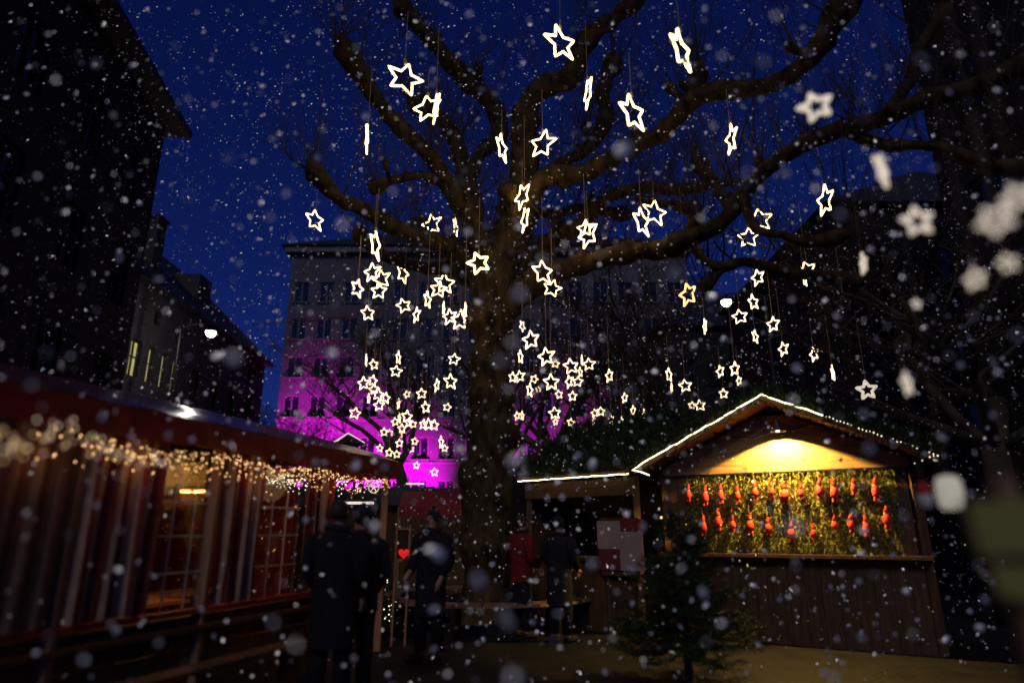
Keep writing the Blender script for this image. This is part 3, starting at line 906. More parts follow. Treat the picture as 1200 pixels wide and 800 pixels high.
# roof slabs with fir branches on top
for sgn in (-1, 1):
    a_e, a_r = (0, A2) if sgn < 0 else (HW, A2)
    off = .01 * sgn
    mb = MB()
    b_ = [hp(a_e, 0, EZ - .05), hp(a_r + off * 0, 0, AZ - .05), hp(a_r, -DEPTH - .3, AZ - .05), hp(a_e, -DEPTH - .3, EZ - .05)]
    t_ = [p + Vector((0, 0, .07)) for p in b_]
    mb.hexa(b_ + t_)
    mb.build('roof_slab', M['wooddark'], hut)
def fir_cover(mb, pfun, n_, ln=(.12, .3), wd=.012, up=(0, 0, .35), droop=None):
    for _ in range(n_):
        p0, nrm = pfun()
        d_ = (Vector(nrm) * random.uniform(.1, .9) + Vector((random.gauss(0, .7), random.gauss(0, .7), random.gauss(0, .4)))).normalized() * random.uniform(*ln)
        s_ = d_.cross(Vector((random.gauss(0, 1), random.gauss(0, 1), random.gauss(0, 1)))).normalized() * wd
        m_ = p0 + d_ * .5
        mb.poly([p0, m_ - s_, p0 + d_, m_ + s_])
mb = MB()
def hutroof():
    a_ = random.uniform(-.08, HW + .08); d_ = random.uniform(-DEPTH - .3, .06)
    if random.random() < .22:
        d_ = random.uniform(-.1, .07)
    return hp(a_, d_, roofz(min(max(a_, 0), HW)) + random.uniform(.02, .12)), (0, 0, 1)
fir_cover(mb, hutroof, 8000)
tag(mb.build('fir_covering', M['fir'], hut), kind='stuff')
# light strip along the gable edge
lm = MB()
lp = [hp(.26, .03, EZ - .075), hp(0, .05, EZ + .015), hp(A2, .05, AZ + .03), hp(HW, .05, EZ + .015), hp(HW - .26, .03, EZ - .075)]
def strip_pts(pts, step=.07, jit=.006):
    out = []
    for i in range(len(pts) - 1):
        n_ = max(1, int((pts[i + 1] - pts[i]).length / step))
        for j in range(n_):
            out.append(pts[i].lerp(pts[i + 1], j / n_) + Vector((0, 0, random.uniform(-jit, jit))))
    out.append(pts[-1])
    return out
brk = lp[2].lerp(lp[3], .38)
lm.tube(strip_pts([lp[0], lp[1], lp[2], brk], .1, .011), .0085, 6)
lm.build('light_strip', M['led'], hut)
lm = MB()
for q in strip_pts([brk, lp[3], lp[4]], .045, .012):
    if random.random() < .85:
        r_ = random.uniform(.007, .012)
        lm.lathe([(.002, -r_), (r_, 0), (.002, r_)], 6, q)
tag(lm.build('light_bulbs', glow('dim_led_bulb', (1.0, .84, .52), 1.6), hut), kind='stuff')
# lamp under the apex
lampw = on_plane(911, 503, HLc + hn_ * (-.20), hn_)
lamp = thing('hut_lamp', 'black bell-shaped lamp hanging under the gable of the hut', 'lamp', lampw)
mb = MB(); mb.lathe([(.025, .14), (.035, .10), (.06, .05), (.11, -.02), (.115, -.03), (.10, -.02), (.05, .04), (.02, .09)], 16); mb.build('lamp_shade', M['metal'], lamp, True)
mb = MB(); mb.lathe([(.01, .045), (.03, .02), (.035, -.01), (.02, -.035)], 10); mb.build('bulb', glow('lamp_bulb', (1, .85, .5), 9), lamp, True)
mb = MB(); mb.tube([(0, 0, .14), (0, 0, AZ - .06 - lampw.z)], .008, 5); mb.build('hook', M['metal'], lamp)
c0 = on_plane(836, 508, HLc + hn_ * (-.2), hn_) - lampw
c1 = on_plane(965, 500, HLc + hn_ * (-.2), hn_) - lampw
mb = MB(); mb.tube([c0, c0 * .75 + Vector((0, 0, -.05)), c0 * .4 + Vector((0, 0, -.10)), c0 * .12 + Vector((0, 0, -.04)), Vector((0, 0, .12))], .010, 5); mb.build('cable', M['black'], lamp)
mb = MB(); mb.tube([c0 + Vector((0, 0, .02)), c0 * .6 + Vector((0, 0, -.1)), c0 * .2 + Vector((0, 0, .03)), Vector((0, 0, .12)), c1 * .4 + Vector((0, 0, -.02)), c1 * .7 + Vector((0, 0, .06)), c1], .008, 5); mb.build('cable', M['black'], lamp)
spot('lamp_light', lampw + Vector((0, 0, -.045)), lampw + Vector((0, 0, -1)) - hn_ * .22, 560, (1, .62, .16), 134, .12, .03, lamp)
# red ornaments hung in two rows
def ornament_meshes():
    out = []
    for s in range(3):
        rnd = random.Random(s)
        bd = MB()
        bd.lathe([(.012, -.115), (.045, -.10), (.055, -.06), (.048, -.015), (.03, .02)], 10)
        ct = MB()
        ct.tube([(0, 0, .035), (.004, 0, .075), (rnd.uniform(-.02, .02), 0, .11), (rnd.uniform(-.035, .035), 0, .135)], [.036, .026, .014, .006], 9)
        fc = MB()
        fc.lathe([(.01, .005), (.03, .012), (.036, .03), (.03, .048), (.01, .055)], 9)
        lg = MB()
        for sx in (-1, 1):
            lg.tube([(sx * .02, 0, -.10), (sx * .024, 0, -.15), (sx * .03, -.012, -.165)], [.016, .013, .014], 6)
        out.append((bd.mesh('body', M['orn'], True), ct.mesh('cap', M['orn'], True), fc.mesh('face', M['ornface'], True), lg.mesh('legs', M['orn'], True)))
    return out
OM = ornament_meshes()
row1 = [(808, 579), (828, 578), (846, 575), (862, 575), (882, 575), (903, 573), (918, 573), (937, 575), (959, 569), (979, 570), (1002, 569), (1026, 570)]
row2 = [(822, 611), (840, 609), (859, 612), (880, 612), (899, 614), (925, 621), (951, 621), (975, 609), (999, 612), (1015, 612), (1036, 604)]
for rname, rr in (('upper', row1), ('lower', row2)):
    for i, (x, y) in enumerate(rr):
        p = on_plane(x + random.uniform(-3, 3), y + random.uniform(-3, 3), HLc + hn_ * (PD + .10), hn_)
        nth = 'leftmost' if i == 0 else ('rightmost' if i == len(rr) - 1 else NUM[i + 1] + ' from left')
        t = thing('hanging_ornament', f'red felt doll ornament, {nth} in the {rname} row in the hut', 'ornament', p, math.atan2(he.y, he.x) + random.uniform(-.5, .5), 'red dolls hung in the hut')
        so = random.uniform(.72, 1.1)
        for nm, me in zip(('body', 'cap', 'face', 'legs'), random.choice(OM)):
            o = obj(nm, me, t)
            o.scale = (so, so, so)
        o = obj('hanging_wire', WIRE, t); o.location = (0, 0, .13); o.scale = (.6, .6, .12)

# --- long side stall joined on the left of the hut
SL, SR = Vector((.13, 12.05, 0)), Vector((1.84, 10.42, 0))
se = (SR - SL).normalized(); SW = (SR - SL).length
sn = Vector((se.y, -se.x, 0))
st_o = SL + se * SW / 2
def sp(a, d, z):
    return SL + se * a + sn * d + Vector((0, 0, z)) - st_o
stall = thing('market_stall', 'low dark stall with fir-covered roof and light strip between trunk and hut', 'stall', st_o)
mb = MB(); mb.hexa([sp(-.1, 0, 2.36), sp(SW, 0, 2.36), sp(SW, -2.0, 3.45), sp(-.1, -2.0, 3.45), sp(-.1, 0, 2.42), sp(SW, 0, 2.42), sp(SW, -2.0, 3.51), sp(-.1, -2.0, 3.51)]); mb.build('roof_slab', M['wooddark'], stall)
mb = MB()
def stroof():
    a_ = random.uniform(-.2, SW + .1); d_ = random.uniform(-2.0, .05)
    return sp(a_, d_, 2.42 - d_ * .545 + random.uniform(0, .12)), (0, -.3, 1)
fir_cover(mb, stroof, 6000, (.12, .34))
tag(mb.build('fir_covering', M['fir'], stall), kind='stuff')
mb = MB(); mb.tube(strip_pts([sp(.0, .03, 2.36), sp(SW, .03, 2.36)]), .0085, 6); mb.build('light_strip', M['led'], stall)
for j in range(2):
    z_ = 2.05 + j * .135
    mb = MB(); mb.hexa([sp(.05, -.13, z_), sp(SW, -.13, z_), sp(SW, -.10, z_), sp(.05, -.10, z_), sp(.05, -.13, z_ + .13), sp(SW, -.13, z_ + .13), sp(SW, -.10, z_ + .13), sp(.05, -.10, z_ + .13)]); mb.build('plank', M['wooddark'], stall)
for a_ in (.08, SW - .02):
    mb = MB(); mb.bar(sp(a_, -.18, 0), sp(a_, -.18, 2.34), .1, .1, (1, 0, 0)); mb.build('post', M['wooddark'], stall)
nb = 12
for i in range(nb):
    a0, a1 = .14 + (SW - .22) * i / nb, .14 + (SW - .22) * (i + 1) / nb - .006
    mb = MB(); mb.hexa([sp(a0, -.16, 0), sp(a1, -.16, 0), sp(a1, -.13, 0), sp(a0, -.13, 0), sp(a0, -.16, 1.05), sp(a1, -.16, 1.05), sp(a1, -.13, 1.05), sp(a0, -.13, 1.05)]); mb.build('plank', M['wooddark'], stall)
mb = MB(); mb.hexa([sp(.1, -.5, 1.055), sp(SW - .08, -.5, 1.055), sp(SW - .08, -.05, 1.055), sp(.1, -.05, 1.055), sp(.1, -.5, 1.1), sp(SW - .08, -.5, 1.1), sp(SW - .08, -.05, 1.1), sp(.1, -.05, 1.1)]); mb.build('counter', M['wooddark'], stall)
mb = MB(); mb.hexa([sp(0, -2.0, 0), sp(SW, -2.0, 0), sp(SW, -1.96, 0), sp(0, -1.96, 0), sp(0, -2.0, 3.4), sp(SW, -2.0, 3.4), sp(SW, -1.96, 3.4), sp(0, -1.96, 3.4)]); mb.build('back_wall', M['wooddark'], stall)
mb = MB(); mb.hexa([sp(.0, -1.95, 0), sp(.04, -1.95, 0), sp(.04, -.25, 0), sp(0, -.25, 0), sp(0, -1.95, 3.38), sp(.04, -1.95, 3.38), sp(.04, -.25, 2.44), sp(0, -.25, 2.44)]); mb.build('side_wall', M['wooddark'], stall)
# posters at the right end of the stall
def poster(lab, x0, y0, x1, y1, m, dd):
    a, c_ = on_plane(x0, y1, SL + sn * dd, sn), on_plane(x1, y0, SL + sn * dd, sn)
    aa, ac = (a - SL).dot(se), (c_ - SL).dot(se)
    org_ = (a + c_) / 2
    hw, hh_ = (ac - aa) / 2, (c_.z - a.z) / 2
    mb = MB()
    k = 6
    for i in range(k):
        u0, u1 = -hw + 2 * hw * i / k, -hw + 2 * hw * (i + 1) / k
        w0, w1 = .004 * math.sin(i * 1.3), .004 * math.sin((i + 1) * 1.3)
        mb.hexa([se * u0 + sn * w0 + Vector((0, 0, -hh_)), se * u1 + sn * w1 + Vector((0, 0, -hh_)), se * u1 + sn * (w1 - .003) + Vector((0, 0, -hh_)), se * u0 + sn * (w0 - .003) + Vector((0, 0, -hh_)),
                 se * u0 + sn * w0 + Vector((0, 0, hh_)), se * u1 + sn * w1 + Vector((0, 0, hh_)), se * u1 + sn * (w1 - .003) + Vector((0, 0, hh_)), se * u0 + sn * (w0 - .003) + Vector((0, 0, hh_))])
    o = mb.build('poster', m)
    o.location = org_
    tag(o, lab, 'poster', 'posters on the stall beside the hut')
poster('pale poster hung at upper left beside the red one on the stall', 700.5, 610, 726.5, 642.5, M['paper'], .0)
poster('pale tall poster at lower right on the stall beside the hut', 727.5, 622.5, 753, 668, M['paper'], .0)
poster('small red poster at upper right on the stall beside the hut', 727.5, 607.5, 753, 621.5, M['paperred'], .0)
poster('dark red poster at lower left on the stall beside the hut', 702, 643.5, 726.5, 667, M['paperred'], .0)
mb = MB()
bo = on_plane(727, 640, SL + sn * (-.04), sn)
hwid = 27 * pxm(10.8, 640); hhei = 32 * pxm(10.8, 640)
mb.hexa([se * a_ + sn * d_ + Vector((0, 0, z_)) for z_ in (-hhei, hhei) for a_, d_ in ((-hwid, -.03), (hwid, -.03), (hwid, .02), (-hwid, .02))])
for a_ in (-hwid * .8, hwid * .8):
    mb.bar(se * a_ - sn * .05 + Vector((0, 0, -bo.z)), se * a_ - sn * .05 + Vector((0, 0, hhei)), .05, .04, (1, 0, 0))
o = mb.build('notice_board', M['wooddark'])
o.location = bo
tag(o, 'dark wooden notice board behind the four posters', 'board')

# ------------------------------------------------------------------ christmas tree in front of the hut
def fir_tree(name, label, base, h, rmax, seed, n_whorl=17, dens=1.0, nm='fir', lights=0):
    rnd = random.Random(seed)
    t = thing(name, label, 'tree', base)
    mb = MB(); mb.tube([(0, 0, 0), (.01, 0, h * .5), (0, 0, h * .97)], [.05, .03, .008], 8); mb.build('trunk', M['barkfar'], t)
    mb = MB()
    ends = []
    for wv in range(n_whorl):
        f_ = wv / (n_whorl - 1)
        z_ = .18 * h + f_ * h * .78
        L_ = rmax * (1 - f_) ** .85 + .06
        for b_ in range(max(4, int(9 * (1 - f_ * .5)))):
            a = rnd.uniform(0, 6.28)
            l = L_ * rnd.uniform(.75, 1.12)
            d = Vector((math.cos(a), math.sin(a), .1))
            pts = [Vector((0, 0, z_)) + d * l * s + Vector((0, 0, -.22 * l * math.sin(s * 2.2) + .12 * l * s * s)) for s in (0, .35, .7, 1)]
            mb.tube(pts, [.008, .006, .004, .002], 3, cap=False)
            ends.append(pts[2]); ends.append(pts[3])
            nseg = int(26 * dens * (l / rmax) + 8)
            for k in range(nseg):
                s = rnd.uniform(.1, 1)
                q = pts[0].lerp(pts[1], s / .35) if s < .35 else (pts[1].lerp(pts[2], (s - .35) / .35) if s < .7 else pts[2].lerp(pts[3], (s - .7) / .3))
                sd = d.cross(Vector((0, 0, 1))) * rnd.choice((-1, 1))
                e = q + (sd * rnd.uniform(.3, 1) + d * .5 + Vector((0, 0, rnd.uniform(-.4, .35)))).normalized() * rnd.uniform(.05, .15) * (1.3 - s * .5)
                # a sprig: several needles
                for m_ in range(4):
                    tt = (m_ + 1) / 4
                    b0 = q.lerp(e, tt - .25)
                    nd = (e - q).normalized() * .05 + Vector((rnd.gauss(0, .025), rnd.gauss(0, .025), rnd.gauss(0, .02)))
                    sv = nd.cross(Vector((rnd.gauss(0, 1), rnd.gauss(0, 1), rnd.gauss(0, 1)))).normalized() * .005
                    mb.poly([b0 - sv, b0 + sv, b0 + nd])
    tag(mb.build('crown', M[nm], t), kind='stuff')
    return t, ends
cb = P(806, 772, 7.6); cb.z = 0
fir_tree('christmas_tree', 'dark fir tree standing on the ground before the hut counter', cb, 1.75, .82, 5, 26, 2.4)
cb2 = P(443, 690, 9.9); cb2.z = 0
t, ends = fir_tree('christmas_tree', 'small fir tree with tiny white lights beside the tent post', cb2, 1.35, .34, 8, 12, .8)
mb = MB()
for e in ends:
    if random.random() < .8:
        q = e + Vector((random.gauss(0, .03), random.gauss(0, .03), random.gauss(0, .03)))
        mb.lathe([(.002, -.007), (.007, 0), (.002, .007)], 5, q)
tag(mb.build('light_bulbs', M['fairyw'], t), kind='stuff')

# ------------------------------------------------------------------ marquee tent on the left
TC = Vector((-1.6, 9.5, 0))
tu_ = Vector((.315, 1, 0)).normalized()
tn = Vector((tu_.y, -tu_.x, 0))           # toward the aisle
def tp(s, d, z):
    return -tu_ * s + tn * d + Vector((0, 0, z))
tent = thing('marquee_tent', 'long red marquee tent with clear windows and fairy lights at left', 'tent', TC)
TS = 9.2
ns = 46
# valance
mb = MB()
ring = []
for i in range(ns + 1):
    s = TS * i / ns
    wv = .012 * math.sin(s * 5.1) + .01 * math.sin(s * 11.7 + 1)
    sag = .012 * math.sin(s * 2.3)
    ring.append((tp(s, wv * .4, 2.44 + sag * .4), tp(s, wv, 2.21 + sag)))
for i in range(ns):
    a, c_ = ring[i], ring[i + 1]
    off = -tn * .006
    mb.hexa([a[1], c_[1], c_[1] + off, a[1] + off, a[0], c_[0], c_[0] + off, a[0] + off])
mb.build('valance', M['red'], tent)
mb = MB()
for i in range(12):
    d0, d1 = -5.4 * i / 12, -5.4 * (i + 1) / 12
    mb.hexa([tp(-.004, d1, 2.21), tp(-.004, d0, 2.21), tp(.004, d0, 2.21), tp(.004, d1, 2.21), tp(-.004, d1, 2.44), tp(-.004, d0, 2.44), tp(.004, d0, 2.44), tp(.004, d1, 2.44)])
mb.build('end_valance', M['red'], tent)
# roof of two slopes with sagging panels
mb = MB()
def roofpt(s, f_):
    d = -2.7 * f_
    zz = 2.445 + .74 * f_ ** .9 - .05 * math.sin(math.pi * f_) * abs(math.sin(math.pi * s / 2.3)) + .008 * math.sin(s * 9 + f_ * 6)
    return tp(s, d, zz)
nf = 8
for i in range(ns):
    s0, s1 = TS * i / ns, TS * (i + 1) / ns
    for j in range(nf):
        f0, f1 = j / nf, (j + 1) / nf
        mb.poly([roofpt(s0, f0), roofpt(s1, f0), roofpt(s1, f1), roofpt(s0, f1)])
    mb.poly([tp(s0, -2.7, 3.185), tp(s1, -2.7, 3.185), tp(s1, -5.4, 2.445), tp(s0, -5.4, 2.445)])
mb.poly([roofpt(0, 0), roofpt(0, .5), roofpt(0, 1), tp(0, -5.4, 2.445)])
mb.build('roof', M['pvcroof'], tent, True)
# ridge & eave poles
mb = MB(); mb.tube([tp(0, -.03, 2.425), tp(TS, -.03, 2.425)], .02, 6); mb.build('eave_pole', M['metal'], tent)
# wooden posts
for s in (.22, 1.58, 3.5, 4.9, 6.6, 8.3):
    mb = MB(); mb.bar(tp(s, -.1, 0), tp(s, -.1, 2.42), .085, .085, (1, 0, 0)); mb.build('post', M['post'], tent)
# lower wall: boards and rails
for (s0, s1) in ((1.62, 3.46), (3.54, 4.86), (4.94, 6.56), (6.64, 8.26)):
    for j in range(3):
        z0_ = .02 + j * .265
        mb = MB(); mb.hexa([tp(s1, -.13, z0_), tp(s0, -.13, z0_), tp(s0, -.1, z0_), tp(s1, -.1, z0_), tp(s1, -.13, z0_ + .25), tp(s0, -.13, z0_ + .25), tp(s0, -.1, z0_ + .25), tp(s1, -.1, z0_ + .25)]); mb.build('wall_board', M['wooddark'], tent)
mb = MB(); mb.bar(tp(TS, -.07, .84), tp(1.6, -.07, .84), .05, .045); mb.build('ledge', M['red'], tent)
mb = MB(); mb.bar(tp(TS, -.05, .70), tp(1.6, -.05, .70), .05, .04); mb.build('rail', M['wooddark'], tent)
mb = MB(); mb.bar(tp(TS, .22, .44), tp(2.4, .22, .44), .24, .035); mb.build('bench_board', M['wooddark'], tent)
for s in (2.6, 4.4, 6.2, 8.0):
    mb = MB(); mb.bar(tp(s, .22, 0), tp(s, .22, .422), .06, .2, tuple(tu_)); mb.build('bench_leg', M['wooddark'], tent)
# clear windows with white bars
for (s0, s1, nc) in ((2.14, 2.87, 3), (3.47, 4.18, 3), (4.9, 6.5, 5), (6.7, 8.2, 5)):
    mb = MB(); mb.hexa([tp(s1, -.125, .86), tp(s0, -.125, .86), tp(s0, -.12, .86), tp(s1, -.12, .86), tp(s1, -.125, 2.2), tp(s0, -.125, 2.2), tp(s0, -.12, 2.2), tp(s1, -.12, 2.2)])
    wn_ = mb.build('window_sheet', M['pvc'], tent)
    for z_ in (1.16, 1.46, 1.74):
        mb = MB(); mb.bar(tp(s1, -.112, z_), tp(s0, -.112, z_), .01, .014); mb.build('glazing_bar', M['white_pvc'], wn_)
    for k in range(1, nc):
        s = s0 + (s1 - s0) * k / nc
        mb = MB(); mb.bar(tp(s, -.108, .87), tp(s, -.108, 1.9), .012, .006, tuple(tn)); mb.build('glazing_bar', M['white_pvc'], wn_)
# striped curtains
def curtain(s0, s1, stripes, ph, zb=.87, tie=.0, d0=-.06, dark=False):
    mb = MB()
    sub = 4
    n_ = stripes * sub
    rowsz = [2.23, 2.05, 1.8, 1.5, 1.2, 1.0, zb]
    mid = (s0 + s1) / 2
    def pt(i, z_):
        f_ = i / n_
        s = s0 + (s1 - s0) * f_
        k = 1 - tie * math.exp(-((z_ - 1.25) / .4) ** 2)
        s = mid + (s - mid) * k
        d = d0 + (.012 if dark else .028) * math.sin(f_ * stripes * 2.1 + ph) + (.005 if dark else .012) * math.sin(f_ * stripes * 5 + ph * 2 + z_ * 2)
        return tp(s, d, z_)
    for i in range(n_):
        for j in range(len(rowsz) - 1):
            mb.poly([pt(i, rowsz[j + 1]), pt(i + 1, rowsz[j + 1]), pt(i + 1, rowsz[j]), pt(i, rowsz[j])], (i // sub) % 2)
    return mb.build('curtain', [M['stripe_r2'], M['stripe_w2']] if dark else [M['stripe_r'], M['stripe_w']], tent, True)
curtain(2.86, 3.46, 9, .3, tie=.12)
curtain(1.60, 2.15, 9, 1.4)
curtain(4.16, 4.95, 11, 2.2)
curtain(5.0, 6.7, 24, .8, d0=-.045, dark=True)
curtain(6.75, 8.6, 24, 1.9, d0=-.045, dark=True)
# inside: far side wall
mb = MB(); mb.hexa([tp(TS, -5.3, 0), tp(0, -5.3, 0), tp(0, -5.27, 0), tp(TS, -5.27, 0), tp(TS, -5.3, 2.43), tp(0, -5.3, 2.43), tp(0, -5.27, 2.43), tp(TS, -5.27, 2.43)]); mb.build('far_wall', M['red'], tent)
mb = MB(); mb.hexa([tp(.05, -5.26, 0), tp(.02, -5.26, 0), tp(.02, -1.7, 0), tp(.05, -1.7, 0), tp(.05, -5.26, 2.43), tp(.02, -5.26, 2.43), tp(.02, -1.7, 2.43), tp(.05, -1.7, 2.43)]); mb.build('end_wall', M['red'], tent)
# fairy-light curtain under the valance
fl = thing('fairy_lights', 'warm fairy lights strung under the red tent valance', 'string lights', TC)
mb, wb = MB(), MB()
s = .3
cablep = []
while s < 5.3:
    zc = 2.17 + .02 * math.sin(s * 4)
    cablep.append(tp(s, -.04, zc))
    dens = 6 if s < 4.9 else 2
    for _ in range(dens):
        dz = abs(random.gauss(0, .10))
        q = tp(s + random.uniform(-.05, .05), -.02 + random.uniform(-.03, .05), zc - dz)
        r_ = random.uniform(.0028, .0052) if s < 4.9 else random.uniform(.003, .006)
        mb.lathe([(r_ * .3, -r_), (r_, 0), (r_ * .3, r_)], 5, q)
    s += .058
wb.tube(cablep, .004, 4); wb.build('cable', M['black'], fl)
tag(mb.build('bulbs', M['fairy'], fl), kind='stuff')
for s in (1.7, 2.4, 3.1, 3.8, 4.5, 5.3, 6.1, 7.0):
    lp_ = TC + tp(s, .05, 1.98)
    point('string_glow', lp_, .65, (1, .5, .2), .2, fl)
# pale string added close to the camera on the left for a blurred glow
ng = thing('fairy_lights', 'added pale string of lights close to the camera at the left edge', 'string lights', TC)
mbs = [MB(), MB(), MB()]
wb = MB(); cp_ = []
n_l = 46
for k_ in range(n_l):
    f_ = k_ / (n_l - 1)
    q = P(-40 + 232 * f_, 500 + 28 * f_ + 10 * math.sin(f_ * 9), 1.75 + 1.7 * f_) - TC
    cp_.append(q + Vector((0, 0, .02)))
    for _ in range(2):
        qq = q + Vector((random.gauss(0, .012), random.gauss(0, .03), random.gauss(-.01, .03)))
        random.choice(mbs).lathe([(.0015, -.005), (.005, 0), (.0015, .005)], 5, qq)
wb.tube(cp_, .002, 4); wb.build('cable', M['black'], ng)
for m_, g_ in zip(mbs, (glow('pale_bulb', (1, .82, .5), 1.3), glow('pink_bulb', (1, .55, .42), 1.0), glow('amber_bulb', (1, .62, .22), 1.0))):
    tag(m_.build('bulbs', g_, ng), kind='stuff')
fl2 = thing('fairy_lights', 'white fairy lights in the open tent end above the two people', 'string lights', TC)
mb, wb = MB(), MB()
for k in range(170):
    s = random.uniform(-.05, 1.5); d_ = random.uniform(-1.6, -.5)
    q = tp(s, d_, 2.2 - abs(random.gauss(.02, .09)))
    mb.lathe([(.002, -.006), (.0065, 0), (.002, .006)], 5, q)
wb.tube([tp(1.5, -.9, 2.2), tp(.7, -1.0, 2.15), tp(0, -1.1, 2.2)], .005, 4); wb.build('cable', M['black'], fl2)
tag(mb.build('bulbs', M['fairyw'], fl2), kind='stuff')
# glowing hoop wreath in the tent end
wp = P(438, 571, 9.9)
o = MB()
o.tube([(.075 * math.cos(k * .2618), 0, .075 * math.sin(k * .2618)) for k in range(24)], .006, 6, closed=True)
for k in range(5):
    a = math.pi / 2 + k * 1.2566
    o.tube([(0, 0, 0), (.07 * math.cos(a), 0, .07 * math.sin(a))], .005, 5)
o = o.build('light_ring', glow('ring_light', (1, .85, .6), .8))
o.location = wp
tag(o, 'small glowing ring ornament hanging at the tent end', 'ornament')
# heater lamp inside
hp_ = P(226, 574, 7.2)
ht = thing('heater_lamp', 'glowing orange heater lamp hanging inside the tent', 'heater', hp_)
mb = MB(); mb.lathe([(.03, .16), (.06, .12), (.14, .03), (.15, 0), (.13, .02)], 16); mb.build('lamp_shade', M['post'], ht, True)
mb = MB(); mb.tube([(-.13, 0, -.01), (0, 0, -.015), (.13, 0, -.01)], .014, 6); mb.build('element', M['heater'], ht)
mb = MB(); mb.tube([(0, 0, .16), (0, 0, 2.75 - hp_.z)], .008, 5); mb.build('hanging_rod', M['metal'], ht)
point('lamp_light', hp_ + Vector((0, 0, -.06)), 30, (1, .42, .12), .1, ht)
# beer tables inside the tent
for (s, d_, lab) in ((3.0, -1.6, 'wooden table inside the tent behind the nearer clear window'), (1.6, -2.2, 'wooden table inside the tent behind the far striped curtain')):
    tb_ = thing('beer_table', lab, 'table', TC + tp(s, d_, 0), math.atan2(tu_.y, tu_.x), 'tables inside the tent')
    mb = MB(); mb.box((0, 0, .76), (1.5, .5, .04)); mb.build('table_top', M['post'], tb_)
    for sx in (-.55, .55):
        mb = MB(); mb.bar((sx, -.2, 0), (sx, -.2, .74), .04, .04, (1, 0, 0)); mb.bar((sx, .2, 0), (sx, .2, .74), .04, .04, (1, 0, 0)); mb.bar((sx, -.2, .3), (sx, .2, .3), .03, .03); mb.build('leg_frame', M['metal'], tb_)

# ------------------------------------------------------------------ things behind the tent end
# stall with red awning
aw = thing('awning_stall', 'far stall with sagging dark red awning between tent post and trunk', 'stall', gx(515, 640, 17))
def wl(px, py, Y):
    return P(px, py, Y) - aw.location
mb = MB()
top = [wl(472, 576, 18.2), wl(505, 575, 18.2), wl(545, 572, 18.2), wl(566, 566, 18.2)]
bot = [wl(468, 593, 16.6), wl(505, 597, 16.6), wl(538, 594, 16.6), wl(562, 579, 16.6)]
for i in range(3):
    mb.hexa([bot[i], bot[i + 1], bot[i + 1] + Vector((0, 0, -.22)), bot[i] + Vector((0, 0, -.22)), bot[i] + Vector((0, .012, 0)), bot[i + 1] + Vector((0, .012, 0)), bot[i + 1] + Vector((0, .012, -.22)), bot[i] + Vector((0, .012, -.22))])
    mb.poly([bot[i], bot[i + 1], top[i + 1], top[i]])
mb.build('awning', M['red'], aw)
for i in (0, 3):
    mb = MB(); mb.bar((bot[i].x, bot[i].y + .08, 0), (bot[i].x, bot[i].y + .08, bot[i].z), .08, .08, (1, 0, 0)); mb.build('post', M['post'], aw)
mb = MB(); mb.box((0, .9, .5), (2.3, .8, 1.0)); mb.build('counter', M['wooddark'], aw)
# strip lights
for (x0_, x1_, y_, Yk, up_, lab) in ((476, 497, 566.5, 19, .35, 'thin white strip light above the dark red awning'), (401, 438, 589, 12.5, .75, 'white strip light above the heads of the two dark people')):
    a, c_ = P(x0_, y_, Yk), P(x1_, y_, Yk)
    t = thing('strip_light', lab, 'light', (a + c_) / 2, 0, 'strip lights')
    hw_ = (c_ - a).x / 2
    mb = MB(); mb.bar((-hw_, 0, 0), (hw_, 0, 0), .04, .045); mb.build('tube', M['tube'], t)
    for sx in (-.7, .7):
        mb = MB(); mb.bar((sx * hw_, 0, .024), (sx * hw_, 0, up_), .012, .012, (1, 0, 0)); mb.build('hanger', M['black'], t)
# row of closed dark stalls further back
for k_, (px_, lab) in enumerate(((352, 'closed dark wooden stall behind the tent, leftmost of the far row'), (412, 'closed dark wooden stall behind the two people in the far row'), (470, 'closed dark wooden stall behind the tent post in the far row'), (528, 'closed dark wooden stall just left of the trunk in the far row'), (640, 'closed dark wooden stall behind the fir-roofed stall in the far row'))):
    Yk = 24 + .7 * (k_ % 2)
    b0_ = gx(px_, 600, Yk)
    cs_ = thing('closed_stall', lab, 'stall', b0_, 0, 'closed stalls in the far row')
    hz_ = 2.35
    wv_ = 30 * pxm(Yk, 600)
    for j in range(8):
        mb = MB(); x0_ = -wv_ + 2 * wv_ * j / 8; x1_ = -wv_ + 2 * wv_ * (j + 1) / 8 - .012
        mb.hexa([(x0_, 0, 0), (x1_, 0, 0), (x1_, .04, 0), (x0_, .04, 0), (x0_, 0, hz_), (x1_, 0, hz_), (x1_, .04, hz_), (x0_, .04, hz_)]); mb.build('plank', M['wooddark'], cs_)
    mb = MB(); mb.box((0, 1.0, hz_ / 2), (2 * wv_ - .1, 1.8, hz_ - .02)); mb.build('body', M['darktimber'], cs_)
    mb = MB(); mb.poly([(-wv_ - .15, -.35, hz_ + .02), (wv_ + .15, -.35, hz_ + .02), (wv_ + .15, 1.0, hz_ + .75), (-wv_ - .15, 1.0, hz_ + .75)]); mb.poly([(-wv_ - .15, 2.2, hz_ + .02), (-wv_ - .15, 1.0, hz_ + .75), (wv_ + .15, 1.0, hz_ + .75), (wv_ + .15, 2.2, hz_ + .02)])
    for sx in (-1, 1):
        mb.poly([(sx * (wv_ + .15), -.35, hz_ + .02), (sx * (wv_ + .15), 2.2, hz_ + .02), (sx * (wv_ + .15), 1.0, hz_ + .75)])
    mb.build('roof', M['slate'], cs_)
